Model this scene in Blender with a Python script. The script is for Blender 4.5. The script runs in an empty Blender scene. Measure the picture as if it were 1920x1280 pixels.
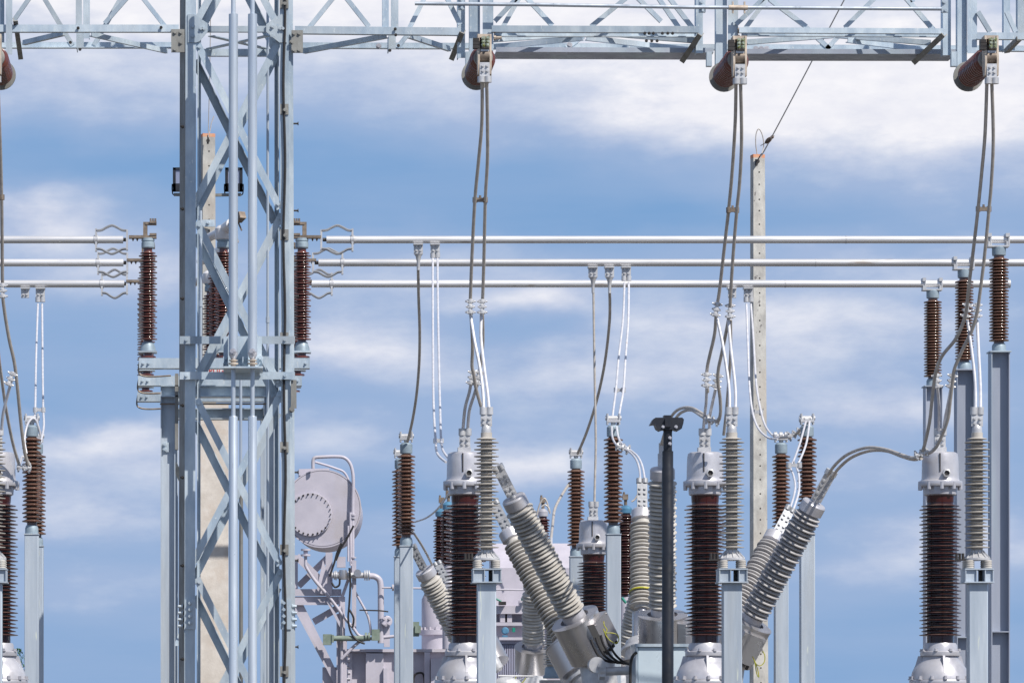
import bpy, math, random
from mathutils import Vector, Matrix
random.seed(7)
scene = bpy.context.scene
COL = scene.collection
# ---------------------------------------------------------------- camera
F = 8000.0            # focal length in photo pixels (1920 wide)
CZ = 1.7              # eye height
PX0, PY0 = 400.0, 1420.0   # where the level optical axis meets the (shifted) frame
cam_d = bpy.data.cameras.new('camera'); cam = bpy.data.objects.new('camera', cam_d); COL.objects.link(cam)
cam.location = (0, 0, CZ); cam.rotation_euler = (math.radians(90), 0, 0)
cam_d.sensor_width = 36; cam_d.lens = F/1920*36
cam_d.shift_x = (960-PX0)/1920; cam_d.shift_y = (PY0-640)/1920
cam_d.clip_start = 0.5; cam_d.clip_end = 12000
scene.camera = cam
# ---------------------------------------------------------------- light
SUN = Vector((.418, -.523, .743)).normalized()
EXPOSURE = 0.0
sun_d = bpy.data.lights.new('sun', 'SUN'); sun_d.energy = 5.0; sun_d.angle = math.radians(.5); sun_d.color = (1, .955, .89)
sun = bpy.data.objects.new('sun', sun_d); COL.objects.link(sun)
sun.rotation_euler = SUN.to_track_quat('Z', 'Y').to_euler(); sun.location = (20, 0, 60)
vs = scene.view_settings
vs.view_transform = 'Standard'; vs.look = 'None'; vs.gamma = 1; vs.exposure = EXPOSURE; vs.use_curve_mapping = False

def s2l(c):
    return tuple(((x/255)/12.92 if x/255 <= .04045 else ((x/255+.055)/1.055)**2.4) for x in c)

world = bpy.data.worlds.new('World'); scene.world = world; world.use_nodes = True
def make_world():
    nt = world.node_tree; N = nt.nodes; L = nt.links; N.clear()
    def mth(op, a, b=None, c=None, clamp=False):
        n = N.new('ShaderNodeMath'); n.operation = op; n.use_clamp = clamp
        for i, q in enumerate((a, b, c)):
            if q is None: continue
            if isinstance(q, (int, float)): n.inputs[i].default_value = q
            else: L.new(q, n.inputs[i])
        return n.outputs[0]
    out = N.new('ShaderNodeOutputWorld'); bg = N.new('ShaderNodeBackground'); bg.inputs['Strength'].default_value = .1
    L.new(bg.outputs[0], out.inputs[0])
    sky = N.new('ShaderNodeTexSky'); sky.sky_type = 'NISHITA'; sky.sun_disc = False
    sky.sun_elevation = math.asin(SUN.z); sky.sun_rotation = math.atan2(SUN.x, SUN.y)
    sky.air_density = 1.0; sky.dust_density = .6; sky.ozone_density = 2.0
    dim = N.new('ShaderNodeVectorMath'); dim.operation = 'SCALE'; L.new(sky.outputs[0], dim.inputs[0]); dim.inputs['Scale'].default_value = .7
    tc = N.new('ShaderNodeTexCoord'); sep = N.new('ShaderNodeSeparateXYZ'); L.new(tc.outputs['Generated'], sep.inputs[0])
    az = mth('ARCTAN2', sep.outputs[0], sep.outputs[1]); el = mth('ARCSINE', sep.outputs[2])
    def noise(sx, sy, off, det=5, rough=.55):
        cb = N.new('ShaderNodeCombineXYZ')
        L.new(mth('MULTIPLY_ADD', az, sx, off), cb.inputs[0]); L.new(mth('MULTIPLY_ADD', el, sy, off*1.7), cb.inputs[1])
        n = N.new('ShaderNodeTexNoise'); n.inputs['Scale'].default_value = 1; n.inputs['Detail'].default_value = det
        n.inputs['Roughness'].default_value = rough; L.new(cb.outputs[0], n.inputs['Vector']); return n.outputs['Fac']
    n1 = noise(34, 70, 3.1, 4, .5); n2 = noise(34, 70, 9.7, 4, .5); n3 = noise(11, 85, 5.3, 5, .55); n4 = noise(55, 130, 1.9, 6, .62)
    waz = mth('ADD', az, mth('MULTIPLY_ADD', n1, .036, -.018)); wel = mth('ADD', el, mth('MULTIPLY_ADD', n2, .015, -.0075))
    blobs = [(120, -60, 420, 140, 1.0), (680, -60, 460, 215, .7), (1150, 70, 420, 160, .6), (1770, 180, 310, 165, .95), (1440, 220, 290, 105, .6),
             (150, 170, 380, 80, .34), (95, 420, 190, 66, .68), (240, 525, 190, 46, .4), (820, 520, 300, 70, .3), (640, 655, 210, 60, .6),
             (1010, 570, 110, 34, .5), (1450, 622, 380, 62, .62), (1130, 715, 320, 56, .5), (205, 838, 230, 60, .62), (640, 820, 130, 45, .4),
             (985, 872, 150, 62, .62), (1640, 775, 220, 62, .5), (150, 965, 320, 60, .45), (1810, 1030, 240, 60, .55), (700, 1010, 200, 60, .12),
             (130, 1110, 260, 40, .2), (1600, 900, 220, 36, .25), (1700, 510, 300, 44, .35), (480, 1200, 300, 40, .12), (700, 330, 900, 75, -.19), (150, 300, 330, 60, -.12), (1010, 640, 150, 40, -.22), (140, 775, 220, 26, -.2), (1300, 420, 600, 40, -.15), (700, 940, 500, 40, -.14), (1000, 1240, 900, 60, -.1), (1150, 250, 220, 60, .15)]
    acc = None
    for (px, py, rx, ry, s) in blobs:
        u = mth('MULTIPLY_ADD', waz, F/rx, -(px-PX0)/rx); v = mth('MULTIPLY_ADD', wel, F/ry, -(PY0-py)/ry)
        e = mth('POWER', 2.71828, mth('MULTIPLY', mth('MULTIPLY_ADD', u, u, mth('MULTIPLY', v, v)), -1.0))
        acc = mth('MULTIPLY', e, s) if acc is None else mth('MULTIPLY_ADD', e, s, acc)
    # broken cloud over the rest of the sky
    n5 = noise(3.0, 6.0, 2.2, 6, .55)
    up = mth('MULTIPLY_ADD', el, 6.0, -1.35, clamp=True)
    cl = mth('MULTIPLY', mth('MULTIPLY', mth('MULTIPLY_ADD', n5, 4.5, -2.6, clamp=True), up), .35)
    det = mth('MULTIPLY_ADD', n4, .5, -.25)
    wob = mth('MULTIPLY_ADD', n3, .9, -.43)
    mask = mth('ADD', mth('ADD', acc, cl), mth('ADD', mth('MULTIPLY', det, mth('MULTIPLY_ADD', acc, .75, .1)), mth('MULTIPLY', wob, .36)))
    mask = mth('MULTIPLY_ADD', mask, .86, .31, clamp=True)
    k = 10/2**EXPOSURE
    def rgb(c, m=1.0):
        n = N.new('ShaderNodeRGB'); l = s2l(c); n.outputs[0].default_value = tuple(x*k*m for x in l)+(1,); return n.outputs[0]
    def mix(f, a, b):
        n = N.new('ShaderNodeMix'); n.data_type = 'RGBA'; n.clamp_factor = True
        if isinstance(f, (int, float)): n.inputs[0].default_value = f
        else: L.new(f, n.inputs[0])
        L.new(a, n.inputs[6]); L.new(b, n.inputs[7]); return n.outputs[2]
    high = mth('MULTIPLY_ADD', el, 2.2, -.5, clamp=True)
    low = mix(.05, rgb((107, 158, 210)), dim.outputs[0])
    clear = mix(high, low, dim.outputs[0])
    cloud = mix(mth('ADD', mth('MULTIPLY_ADD', mask, 1.5, -.75), mth('MULTIPLY_ADD', n4, 1.1, -.48), clamp=True), rgb((200, 206, 229)), rgb((250, 249, 253)))
    L.new(mix(mask, clear, cloud), bg.inputs['Color'])
make_world()

# ---------------------------------------------------------------- helpers
def X(px, d): return (px-PX0)*d/F
def Z(py, d): return CZ+(PY0-py)*d/F
def P(px, py, d): return Vector((X(px, d), d, Z(py, d)))
def M(p, d): return p*d/F
UP = Vector((0, 0, 1)); RX = Vector((1, 0, 0)); BK = Vector((0, 1, 0))
ORG = {}

def perp(ax, hint=None):
    ax = ax.normalized(); h = hint or (UP if abs(ax.z) < .9 else BK)
    v = h-ax*h.dot(ax)
    if v.length < 1e-5: h = RX; v = h-ax*h.dot(ax)
    v.normalize(); return ax.cross(v).normalized(), v

class MB:
    def __init__(s): s.v = []; s.f = []; s.m = []; s.mi = 0
    def add(s, vs, fs):
        n = len(s.v); s.v += [Vector(v) for v in vs]; s.f += [tuple(i+n for i in f) for f in fs]; s.m += [s.mi]*len(fs); return s
    def prism(s, poly, a, b, u, v):
        a = Vector(a); b = Vector(b); n = len(poly)
        ar = sum(poly[i][0]*poly[(i+1) % n][1]-poly[(i+1) % n][0]*poly[i][1] for i in range(n))
        if (ar > 0) != (u.cross(v).dot(b-a) > 0): poly = poly[::-1]
        vs = [a+u*p[0]+v*p[1] for p in poly]+[b+u*p[0]+v*p[1] for p in poly]
        fs = [(i, (i+1) % n, n+(i+1) % n, n+i) for i in range(n)]+[tuple(range(n))[::-1], tuple(range(n, 2*n))]
        return s.add(vs, fs)
    def box(s, x0, x1, y0, y1, z0, z1):
        if x0 > x1: x0, x1 = x1, x0
        if z0 > z1: z0, z1 = z1, z0
        return s.prism([(x0, y0), (x1, y0), (x1, y1), (x0, y1)], (0, 0, z0), (0, 0, z1), RX, BK)
    def pbox(s, x0, x1, y0, y1, d, th):     # front rectangle given by photo pixels at depth d, th deep
        return s.box(X(x0, d), X(x1, d), d, d+th, Z(y1, d), Z(y0, d))
    def bar(s, a, b, w, h, hint=None):      # w across, h along hint
        a = Vector(a); b = Vector(b); u, v = perp(b-a, hint)
        return s.prism([(-w/2, -h/2), (w/2, -h/2), (w/2, h/2), (-w/2, h/2)], a, b, u, v)
    def angle(s, a, b, w, t, u, v, w2=None):
        w2 = w2 or w
        return s.prism([(0, 0), (w, 0), (w, t), (t, t), (t, w2), (0, w2)], a, b, u, v)
    def hsec(s, a, b, w, dp, t, u, v):
        w /= 2; dp /= 2
        return s.prism([(-w, -dp), (-w+t, -dp), (-w+t, -t/2), (w-t, -t/2), (w-t, -dp), (w, -dp), (w, dp), (w-t, dp), (w-t, t/2), (-w+t, t/2), (-w+t, dp), (-w, dp)], a, b, u, v)
    def tube(s, pts, r, n=8, cap=True):
        pts = [Vector(p) for p in pts]; rs = r if isinstance(r, (list, tuple)) else [r]*len(pts)
        vs = []; fs = []; u = None
        for i, p in enumerate(pts):
            t = (pts[min(i+1, len(pts)-1)]-pts[max(i-1, 0)])
            t = t.normalized() if t.length > 1e-9 else UP
            if u is None: _, u = perp(t)
            u = (u-t*u.dot(t)).normalized(); w = t.cross(u)
            vs += [p+(u*math.cos(2*math.pi*k/n)+w*math.sin(2*math.pi*k/n))*rs[i] for k in range(n)]
        for i in range(len(pts)-1):
            for k in range(n):
                a = i*n+k; b = i*n+(k+1) % n; fs.append((a, b, b+n, a+n))
        if cap: fs += [tuple(range(n))[::-1], tuple(range(len(vs)-n, len(vs)))]
        return s.add(vs, fs)
    def lathe(s, prof, o, ax, n=28, cap=True, sx=None):
        o = Vector(o); ax = Vector(ax).normalized(); u, w = perp(ax); u = w.cross(ax) if u.cross(w).dot(ax) < 0 else u
        vs = []; fs = []
        for (r, t) in prof:
            r = max(r, 1e-4)
            vs += [o+ax*t+(u*math.cos(2*math.pi*k/n)+w*math.sin(2*math.pi*k/n))*r for k in range(n)]
        for i in range(len(prof)-1):
            for k in range(n):
                a = i*n+k; b = i*n+(k+1) % n; fs.append((a, b, b+n, a+n))
        if cap: fs += [tuple(range(n))[::-1], tuple(range(len(vs)-n, len(vs)))]
        return s.add(vs, fs)
    def disc(s, c, ax, r, h, n=16):
        return s.lathe([(r, 0), (r, h)], c, ax, n)
    def bolt(s, c, ax, r=.016, h=.02):
        s.lathe([(r*1.5, 0), (r*1.5, h*.25)], c, ax, 10); return s.lathe([(r, h*.25), (r, h)], c, ax, 6)
    def ball(s, c, r, n=12, sc=(1, 1, 1), rot=None):
        c = Vector(c); vs = []; fs = []; m = n//2
        for i in range(m+1):
            th = math.pi*i/m
            for k in range(n):
                p = Vector((math.sin(th)*math.cos(2*math.pi*k/n)*sc[0], math.sin(th)*math.sin(2*math.pi*k/n)*sc[1], math.cos(th)*sc[2]))*r
                vs.append(c+(rot @ p if rot else p))
        for i in range(m):
            for k in range(n):
                a = i*n+k; b = i*n+(k+1) % n; fs.append((a, a+n, b+n, b))
        return s.add(vs, fs)
    def build(s, name, mats, parent=None, ang=32):
        me = bpy.data.meshes.new(name); o0 = ORG.get(parent.name, Vector()) if parent else ORG.get('_', Vector())
        me.from_pydata([tuple(v-o0) for v in s.v], [], s.f)
        if not isinstance(mats, (list, tuple)): mats = [mats]
        for m in mats: me.materials.append(m)
        if len(mats) > 1: me.polygons.foreach_set('material_index', s.m)
        me.polygons.foreach_set('use_smooth', [True]*len(me.polygons)); me.update(); me.validate()
        me.set_sharp_from_angle(angle=math.radians(ang))
        o = bpy.data.objects.new(name, me); COL.objects.link(o)
        if parent: o.parent = parent; ORG[o.name] = o0
        return o

def tag(o, label=None, cat=None, group=None, kind=None):
    for k, v in (('label', label), ('category', cat), ('group', group), ('kind', kind)):
        if v: o[k] = v
    return o
def thing(name, label, cat, loc, group=None):
    o = bpy.data.objects.new(name, None); COL.objects.link(o); o.location = loc; o.empty_display_size = .2
    ORG[o.name] = Vector(loc); return tag(o, label, cat, group)
def single(mb, name, mats, label, cat, group=None, loc=None):
    lo = loc if loc is not None else Vector((sum((v.x for v in mb.v))/len(mb.v), sum((v.y for v in mb.v))/len(mb.v), min(v.z for v in mb.v)))
    ORG['_'] = Vector(lo); o = mb.build(name, mats); ORG['_'] = Vector(); o.location = lo
    return tag(o, label, cat, group)
def dup(root, loc, label, group=None):
    def cp(o, par):
        c = o.copy(); COL.objects.link(c)
        if par: c.parent = par
        for ch in o.children: cp(ch, c)
        return c
    r = cp(root, None); r.location = loc; r['label'] = label
    if group: r['group'] = group
    return r

def spline(pts, sub=6):      # Catmull-Rom through points
    pts = [Vector(p) for p in pts]; out = []
    for i in range(len(pts)-1):
        p0 = pts[max(i-1, 0)]; p1 = pts[i]; p2 = pts[i+1]; p3 = pts[min(i+2, len(pts)-1)]
        for k in range(sub):
            t = k/sub
            out.append(.5*((2*p1)+(p2-p0)*t+(2*p0-5*p1+4*p2-p3)*t*t+(-p0+3*p1-3*p2+p3)*t**3))
    out.append(pts[-1]); return out
def path(pxs, d0, d1):       # photo pixel polyline whose depth runs from d0 to d1
    n = len(pxs)-1
    ln = [0]
    for i in range(n): ln.append(ln[-1]+math.hypot(pxs[i+1][0]-pxs[i][0], pxs[i+1][1]-pxs[i][1]))
    return [P(p[0], p[1], d0+(d1-d0)*l/ln[-1]) for p, l in zip(pxs, ln)]

# ---------------------------------------------------------------- materials
C = s2l
def mat(name, c1, c2=None, rough=.5, metal=0, scale=3.0, stretch=(1, 1, 1), detail=6, bump=0, bscale=40, lo=.35, hi=.65, spots=None, spot_sc=20, spot_t=.68, spec=.5, coat=0, rvar=.12, c3=None, s3=1.1, vary=.1, dust=0):
    m = bpy.data.materials.new(name); m.use_nodes = True; nt = m.node_tree; N = nt.nodes; L = nt.links
    b = N['Principled BSDF']; b.inputs['Metallic'].default_value = metal; b.inputs['Specular IOR Level'].default_value = spec
    b.inputs['Coat Weight'].default_value = coat; b.inputs['Coat Roughness'].default_value = .08
    tc = N.new('ShaderNodeTexCoord'); mp = N.new('ShaderNodeMapping'); mp.inputs['Scale'].default_value = stretch
    oi = N.new('ShaderNodeObjectInfo')
    ad = N.new('ShaderNodeVectorMath'); ad.operation = 'ADD'; L.new(tc.outputs['Object'], ad.inputs[0])
    rm = N.new('ShaderNodeVectorMath'); rm.operation = 'SCALE'; cmb = N.new('ShaderNodeCombineXYZ')
    for i in range(3): L.new(oi.outputs['Random'], cmb.inputs[i])
    L.new(cmb.outputs[0], rm.inputs[0]); rm.inputs['Scale'].default_value = 37.0; L.new(rm.outputs[0], ad.inputs[1])
    L.new(ad.outputs[0], mp.inputs['Vector'])
    def nz(sc, det, rg=.6):
        n = N.new('ShaderNodeTexNoise'); n.inputs['Scale'].default_value = sc; n.inputs['Detail'].default_value = det; n.inputs['Roughness'].default_value = rg
        L.new(mp.outputs[0], n.inputs['Vector']); return n.outputs['Fac']
    def ramp(f, a, c):
        r = N.new('ShaderNodeMapRange'); r.inputs[1].default_value = a; r.inputs[2].default_value = c; L.new(f, r.inputs[0]); return r.outputs[0]
    def mix(f, a, c):
        n = N.new('ShaderNodeMix'); n.data_type = 'RGBA'; L.new(f, n.inputs[0])
        for i, q in ((6, a), (7, c)):
            if isinstance(q, tuple): n.inputs[i].default_value = q+(1,)
            else: L.new(q, n.inputs[i])
        return n.outputs[2]
    base = nz(scale, detail)
    c2 = c2 or tuple(x*.88 for x in c1)
    col = mix(ramp(base, lo, hi), tuple(c1), tuple(c2))
    if c3: col = mix(ramp(nz(s3, 4), .52, .72), col, tuple(c3))
    if spots: col = mix(ramp(nz(spot_sc, 3), spot_t, spot_t+.05), col, tuple(spots))
    hs = N.new('ShaderNodeHueSaturation'); vr = N.new('ShaderNodeMapRange'); vr.inputs[3].default_value = 1-vary; vr.inputs[4].default_value = 1+vary*.5
    L.new(oi.outputs['Random'], vr.inputs[0]); L.new(vr.outputs[0], hs.inputs['Value']); L.new(col, hs.inputs['Color']); col = hs.outputs[0]
    if dust:
        ge = N.new('ShaderNodeNewGeometry'); sx = N.new('ShaderNodeSeparateXYZ'); L.new(ge.outputs['True Normal'], sx.inputs[0])
        mu = N.new('ShaderNodeMath'); mu.operation = 'MULTIPLY'; L.new(ramp(sx.outputs[2], .3, 1.0), mu.inputs[0]); L.new(ramp(nz(9, 4), .3, .7), mu.inputs[1])
        m2 = N.new('ShaderNodeMath'); m2.operation = 'MULTIPLY'; L.new(mu.outputs[0], m2.inputs[0]); m2.inputs[1].default_value = dust
        col = mix(m2.outputs[0], col, C((172, 158, 144)))
    L.new(col, b.inputs['Base Color'])
    rr = N.new('ShaderNodeMapRange'); L.new(nz(scale*2.3, 4), rr.inputs[0]); rr.inputs[1].default_value = .3; rr.inputs[2].default_value = .7
    rr.inputs[3].default_value = max(.03, rough-rvar); rr.inputs[4].default_value = min(1, rough+rvar); L.new(rr.outputs[0], b.inputs['Roughness'])
    if bump:
        bm = N.new('ShaderNodeBump'); bm.inputs['Strength'].default_value = bump; bm.inputs['Distance'].default_value = .01
        L.new(nz(bscale, 4), bm.inputs['Height']); L.new(bm.outputs[0], b.inputs['Normal'])
    return m
GALV = mat('galvanised_steel', C((204, 215, 222)), C((164, 180, 194)), .42, .25, 5, (1, 1, .35), spots=C((205, 212, 215)), spot_sc=38, spot_t=.64, bump=.15, bscale=60, c3=C((178, 186, 192)), vary=.2)
GALV2 = mat('darker_galvanised_steel', C((150, 150, 146)), C((122, 120, 116)), .6, .25, 6, (1, 1, .4), bump=.2, spots=C((100, 92, 84)), spot_sc=22, spot_t=.7)
GPIPE = mat('galvanised_pipe', C((208, 216, 224)), C((186, 196, 208)), .36, .45, 4, (1, 1, .15), spots=C((140, 140, 140)), spot_sc=30, spot_t=.72)
COLUMN = mat('zinc_column', C((190, 199, 209)), C((168, 179, 191)), .5, .2, 7, (1, 1, .1), spots=C((205, 212, 205)), spot_sc=24, spot_t=.66, c3=C((170, 176, 182)), s3=3.0, bump=.15)
HCOL = mat('zinc_beam', C((172, 178, 192)), C((152, 160, 176)), .5, .25, 3, (1, 1, .1), c3=C((176, 192, 200)))
ALU = mat('aluminium_tube', C((232, 231, 231)), C((214, 214, 216)), .34, .4, 4, (.15, 1, 1), spots=C((190, 182, 176)), spot_sc=9, spot_t=.66, rvar=.1)
ALUCAST = mat('cast_aluminium', C((208, 208, 209)), C((190, 190, 193)), .4, .3, 14, spots=C((168, 160, 154)), spot_sc=30, spot_t=.76)
SILVER = mat('silver_paint', C((204, 203, 208)), C((180, 179, 186)), .36, .35, 5, c3=C((186, 182, 182)), rvar=.08)
STAINLESS = mat('stainless_sheet', C((200, 198, 199)), C((188, 185, 187)), .3, .75, 2, (1, 1, .3), rvar=.06)
CABLE = mat('weathered_cable', C((200, 193, 186)), C((178, 171, 164)), .5, .15, 14, spots=C((150, 142, 135)), spot_sc=40)
WCABLE = mat('bright_cable', C((222, 222, 227)), C((200, 200, 207)), .42, .15, 12, spots=C((196, 172, 150)), spot_sc=5, spot_t=.72)
MAROON = mat('maroon_porcelain', C((68, 27, 28)), C((48, 18, 20)), .2, 0, 4, spec=.35, coat=.45, rvar=.05, dust=.35)
DISC = mat('red_brown_porcelain', C((116, 64, 55)), C((92, 50, 44)), .18, 0, 5, spec=.5, coat=.5, rvar=.06, dust=.4)
BROWN = mat('brown_porcelain', C((112, 78, 62)), C((90, 60, 47)), .16, 0, 5, spec=.5, coat=.5, rvar=.08, dust=.4)
SILICONE = mat('grey_silicone', C((196, 191, 184)), C((174, 169, 162)), .55, 0, 7, spec=.35, spots=C((140, 132, 122)), spot_sc=26, spot_t=.7)
CREAM = mat('cream_silicone', C((202, 198, 192)), C((177, 172, 165)), .5, 0, 7, spec=.35)
GREYSIL = mat('dark_grey_silicone', C((184, 181, 180)), C((158, 155, 155)), .5, 0, 7, spec=.35)
CAPBLUE = mat('blue_grey_cap', C((160, 176, 186)), C((138, 154, 166)), .5, .2, 8)
BEIGE = mat('bronze_clamp', C((206, 192, 176)), C((170, 156, 142)), .55, .25, 12)
CLAW = mat('tarnished_contact', C((150, 136, 122)), C((112, 100, 90)), .55, .35, 12)
DARKMETAL = mat('dark_metal', C((70, 66, 64)), C((50, 47, 46)), .5, .3, 10)
BRASS = mat('plated_bolt', C((225, 225, 205)), C((150, 150, 70)), .3, .7, 30)
CONC = mat('concrete', C((198, 196, 190)), C((164, 162, 158)), .85, 0, 7, (1, 1, .5), bump=.4, bscale=30, spots=C((120, 116, 116)), spot_sc=13, spot_t=.66, c3=C((178, 170, 160)), spec=.2)
CONC2 = mat('smooth_concrete', C((228, 220, 211)), C((206, 197, 187)), .85, 0, 5, bump=.3, c3=C((204, 188, 173)), s3=2.2, spec=.2)
ORANGE = mat('orange_paint', C((222, 140, 100)), C((210, 170, 140)), .7, 0, 12)
LAV = mat('transformer_paint', C((196, 191, 201)), C((184, 180, 191)), .42, 0, 3, spec=.4, c3=C((180, 174, 178)), vary=.05)
LAVD = mat('radiator_paint', C((180, 180, 200)), C((166, 166, 188)), .45, 0, 3, spec=.4)
GREEN = mat('green_valve_paint', C((138, 150, 138)), C((114, 128, 115)), .5, 0, 10)
TEAL = mat('teal_paint', C((20, 150, 125)), C((16, 120, 104)), .5, 0, 10)
BLUECAP = mat('blue_terminal_paint', C((92, 142, 172)), C((74, 116, 146)), .4, .1, 10)
BLACK = mat('black_plastic', C((44, 46, 54)), C((34, 36, 42)), .42, .1, 6, spec=.5)
RUBBER = mat('black_hose', C((46, 44, 46)), C((34, 32, 34)), .6, 0, 8)
LENS = mat('lamp_glass', C((150, 158, 180)), C((134, 142, 168)), .12, .1, 4)
YELLOW = mat('yellow_green_wire', C((196, 180, 40)), C((150, 160, 50)), .5, 0, 30)
DULL = mat('dull_aluminium', C((164, 166, 170)), C((146, 148, 153)), .5, .2, 12)
WHITE = mat('white_enamel', C((232, 230, 230)), C((214, 212, 214)), .35, .1, 5)
RED = mat('red_lettering', C((205, 60, 45)), C((190, 55, 42)), .5, 0, 10)
PANEL = mat('pale_cabinet_paint', C((206, 220, 228)), C((196, 210, 220)), .3, .1, 2)
BARK = mat('bark', C((86, 70, 56)), C((62, 50, 40)), .9, 0, 8, bump=.4)
LEAF = mat('leaf', C((70, 110, 50)), C((46, 82, 36)), .6, 0, 2)
GRAVEL = mat('gravel', C((112, 108, 102)), C((86, 82, 77)), .95, 0, 2.5, bump=.5, bscale=18, c3=C((104, 104, 90)), s3=.05)
BIRDBODY = mat('brown_feathers', C((96, 74, 62)), C((130, 108, 92)), .8, 0, 30)
BIRDDARK = mat('dark_feathers', C((58, 46, 42)), C((40, 32, 30)), .8, 0, 30)

# ---------------------------------------------------------------- ground
g = MB(); R_ = 4000.0
g.add([(-R_, -300, 0), (R_, -300, 0), (R_, R_, 0), (-R_, R_, 0)], [(0, 1, 2, 3)])
tag(g.build('ground', GRAVEL), 'pale gravel ground of the substation yard', 'ground', kind='structure')

# ================================================================ GANTRY
DG, DR = 44.0, 45.16
def lattice_tower():
    t = thing('lattice_tower', 'galvanised lattice steel tower with crossed braces, left of centre', 'tower', (X(442, DG), 44.6, 0))
    ztop = Z(-420, DG)
    def leg(cx_top, cx_bot, d, fl_in, side_px, side_d, two=False):
        m = MB()
        yb = 1420+CZ*F/d
        def at(y): return cx_top+(cx_bot-cx_top)*y/1280
        a = Vector((X(at(yb), d), d, 0)); b = Vector((X(at(-420), d), d, ztop)); tk = .012
        w = M(fl_in, d); sx = M(side_px, d); sg = 1 if w > 0 else -1
        sgd = 1 if side_d > 0 else -1
        m.prism([(0, 0), (w, 0), (w, tk*sgd), (0, tk*sgd)], a, b, RX, BK)
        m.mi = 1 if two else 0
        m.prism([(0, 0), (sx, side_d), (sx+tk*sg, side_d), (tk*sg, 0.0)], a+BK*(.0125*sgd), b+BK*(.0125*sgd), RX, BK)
        return m
    leg(348, 345.6, DG, 20, -11, .2, True).build('leg', [GALV, GALV2], t)  # outer flange of this leg takes the darker grey steel colour
    leg(541, 545.5, DG, -16.5, 8.5, .045).build('leg', GALV, t)
    leg(371, 369.5, DR, 6, -.5, -.16).build('leg', GALV, t)
    leg(522.5, 523, DR, -8, .5, -.16).build('leg', GALV, t)
    nodes = [-380, 62-320, 62, 397, 730, 1065, 1400, 1735]
    def zz(y): return Z(y, DG)
    def brace(xa, ya, xb, yb, d, back, hint=BK):
        m = MB(); a = P(xa, ya, DG); b = P(xb, yb, DG); a.y = b.y = d
        if d > 44.6: a.x *= 1.0; b.x *= 1.0
        ax = (b-a).normalized(); side = ax.cross(BK).normalized()
        if side.z > 0: side = -side
        w_ = .072 if back > 0 else .085; m.angle(a-side*w_/2, b-side*w_/2, w_, .008, side, BK*back, .065)
        m.bolt(a+ax*.05+Vector((0, -.005 if back > 0 else .004, 0)), -BK, .014, .025); m.bolt(b-ax*.05+Vector((0, -.005 if back > 0 else .004, 0)), -BK, .014, .025)
        m.build('brace', GALV, t)
    for i in range(1, len(nodes)-1):
        y0, y1 = nodes[i], nodes[i+1]
        yb = min(y1, 1712)
        brace(369, y0+18, 525, yb-6, DG+.014, 1); brace(529, y0+2, 352, yb+6, DG+.10, 1)
        q = 26*(y0 > 600); brace(364, y0+18+q, 518, min(yb-6+q, 1725), DR-.014, -1); brace(524, y0+2+q, 352, min(yb+6+q, 1725), DR-.10, -1)
        # side faces
        for px, q in ((343, 0), (546, 1)):
            m = MB(); a = P(px, y0+10, DG); b = P(px, yb, DG); a.y, b.y = (44.2, 44.98) if (i+q) % 2 else (44.98, 44.2)
            m.angle(a, b, .07, .008, RX*(1 if q == 0 else -1), perp(b-a, BK)[1], .06); m.build('brace', GALV, t)
    for (x0, x1, y0, y1, d) in ((372, 524, 49, 60, DG+.016), (371, 510, 92, 105, DR-.03)):
        m = MB(); m.angle(P(x0, y1, d), P(x1, y1, d), M(y1-y0, d), .009, UP, BK); m.build('horizontal_member', GALV, t)
    for (a, b) in (((396, 68, DG+.1), (500, 92, DR-.05)), ((500, 68, DG+.1), (392, 92, DR-.05))):
        m = MB(); m.bar(P(*a), P(*b), .075, .01, UP); m.build('plan_brace', GALV, t)
    def gusset(poly, d=43.985):
        m = MB(); m.prism([(X(p[0], d), Z(p[1], d)) for p in poly], (0, d, 0), (0, d+.01, 0), RX, UP)
        cx = sum(p[0] for p in poly)/len(poly); cy = sum(p[1] for p in poly)/len(poly)
        for (dx, dy) in ((-9, -6), (-9, 12), (6, -2), (11, -2)): m.bolt(P(cx+dx, cy+dy, d), -BK, .016, .025)
        m.build('gusset_plate', GALV, t)
    gusset([(352, 27), (364, 27), (392, 46), (393, 56), (374, 78), (368, 80), (352, 80)])
    gusset([(538, 26), (524, 28), (499, 46), (499, 60), (516, 74), (524, 80), (538, 80)])
    for (x0, x1, bx, sx, sxb) in ((345.5, 367, 356, 343, -1), (526, 546.5, 532.5, 547.5, 1)):
        m = MB(); m.pbox(x0, x1, 1123, 1179, 43.984, .014)
        for k in range(4):
            m.bolt(P(bx, 1130+12.3*k, 43.984), -BK, .017, .045)
            m.bolt(Vector((X(sx, 44), 44.04, Z(1136+12.3*k, 44))), RX*sxb, .017, .05)
        m.build('splice_plate', GALV, t)
    for y in (232, 395, 556, 885, 1050, 1212):
        m = MB(); a = P(546, y, 44.1); m.tube([a, a+RX*M(12, 44)], .009, 8); m.lathe([(.018, 0), (.018, .01)], a+RX*M(12, 44), RX, 8); m.build('step_bolt', DARKMETAL, t)
    for y in (238, 392, 560, 760, 895, 1060, 1235):
        m = MB(); a = P(343, y, 43.99); m.bolt(a, Vector((-.6, -.8, 0)), .012, .035); m.build('bolt', DARKMETAL, t)
    # earthing cable and clips on the right leg
    m = MB(); pts = []
    for i, y in enumerate(range(-60, 1400, 60)): pts.append(P(533+1.6*math.sin(i*1.3)+(1 if y > 700 else 0), y, 43.975))
    m.tube(spline(pts, 3), .013, 8); m.build('earthing_cable', RUBBER, t)
    for y in (6, 205, 440, 633, 838, 1030, 1258):
        m = MB(); m.pbox(525, 541, y-10, y+10, 43.985, .012); m.bolt(P(534, y+2, 43.985), -BK, .018, .05); m.build('cable_clip', GALV2, t)
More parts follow.
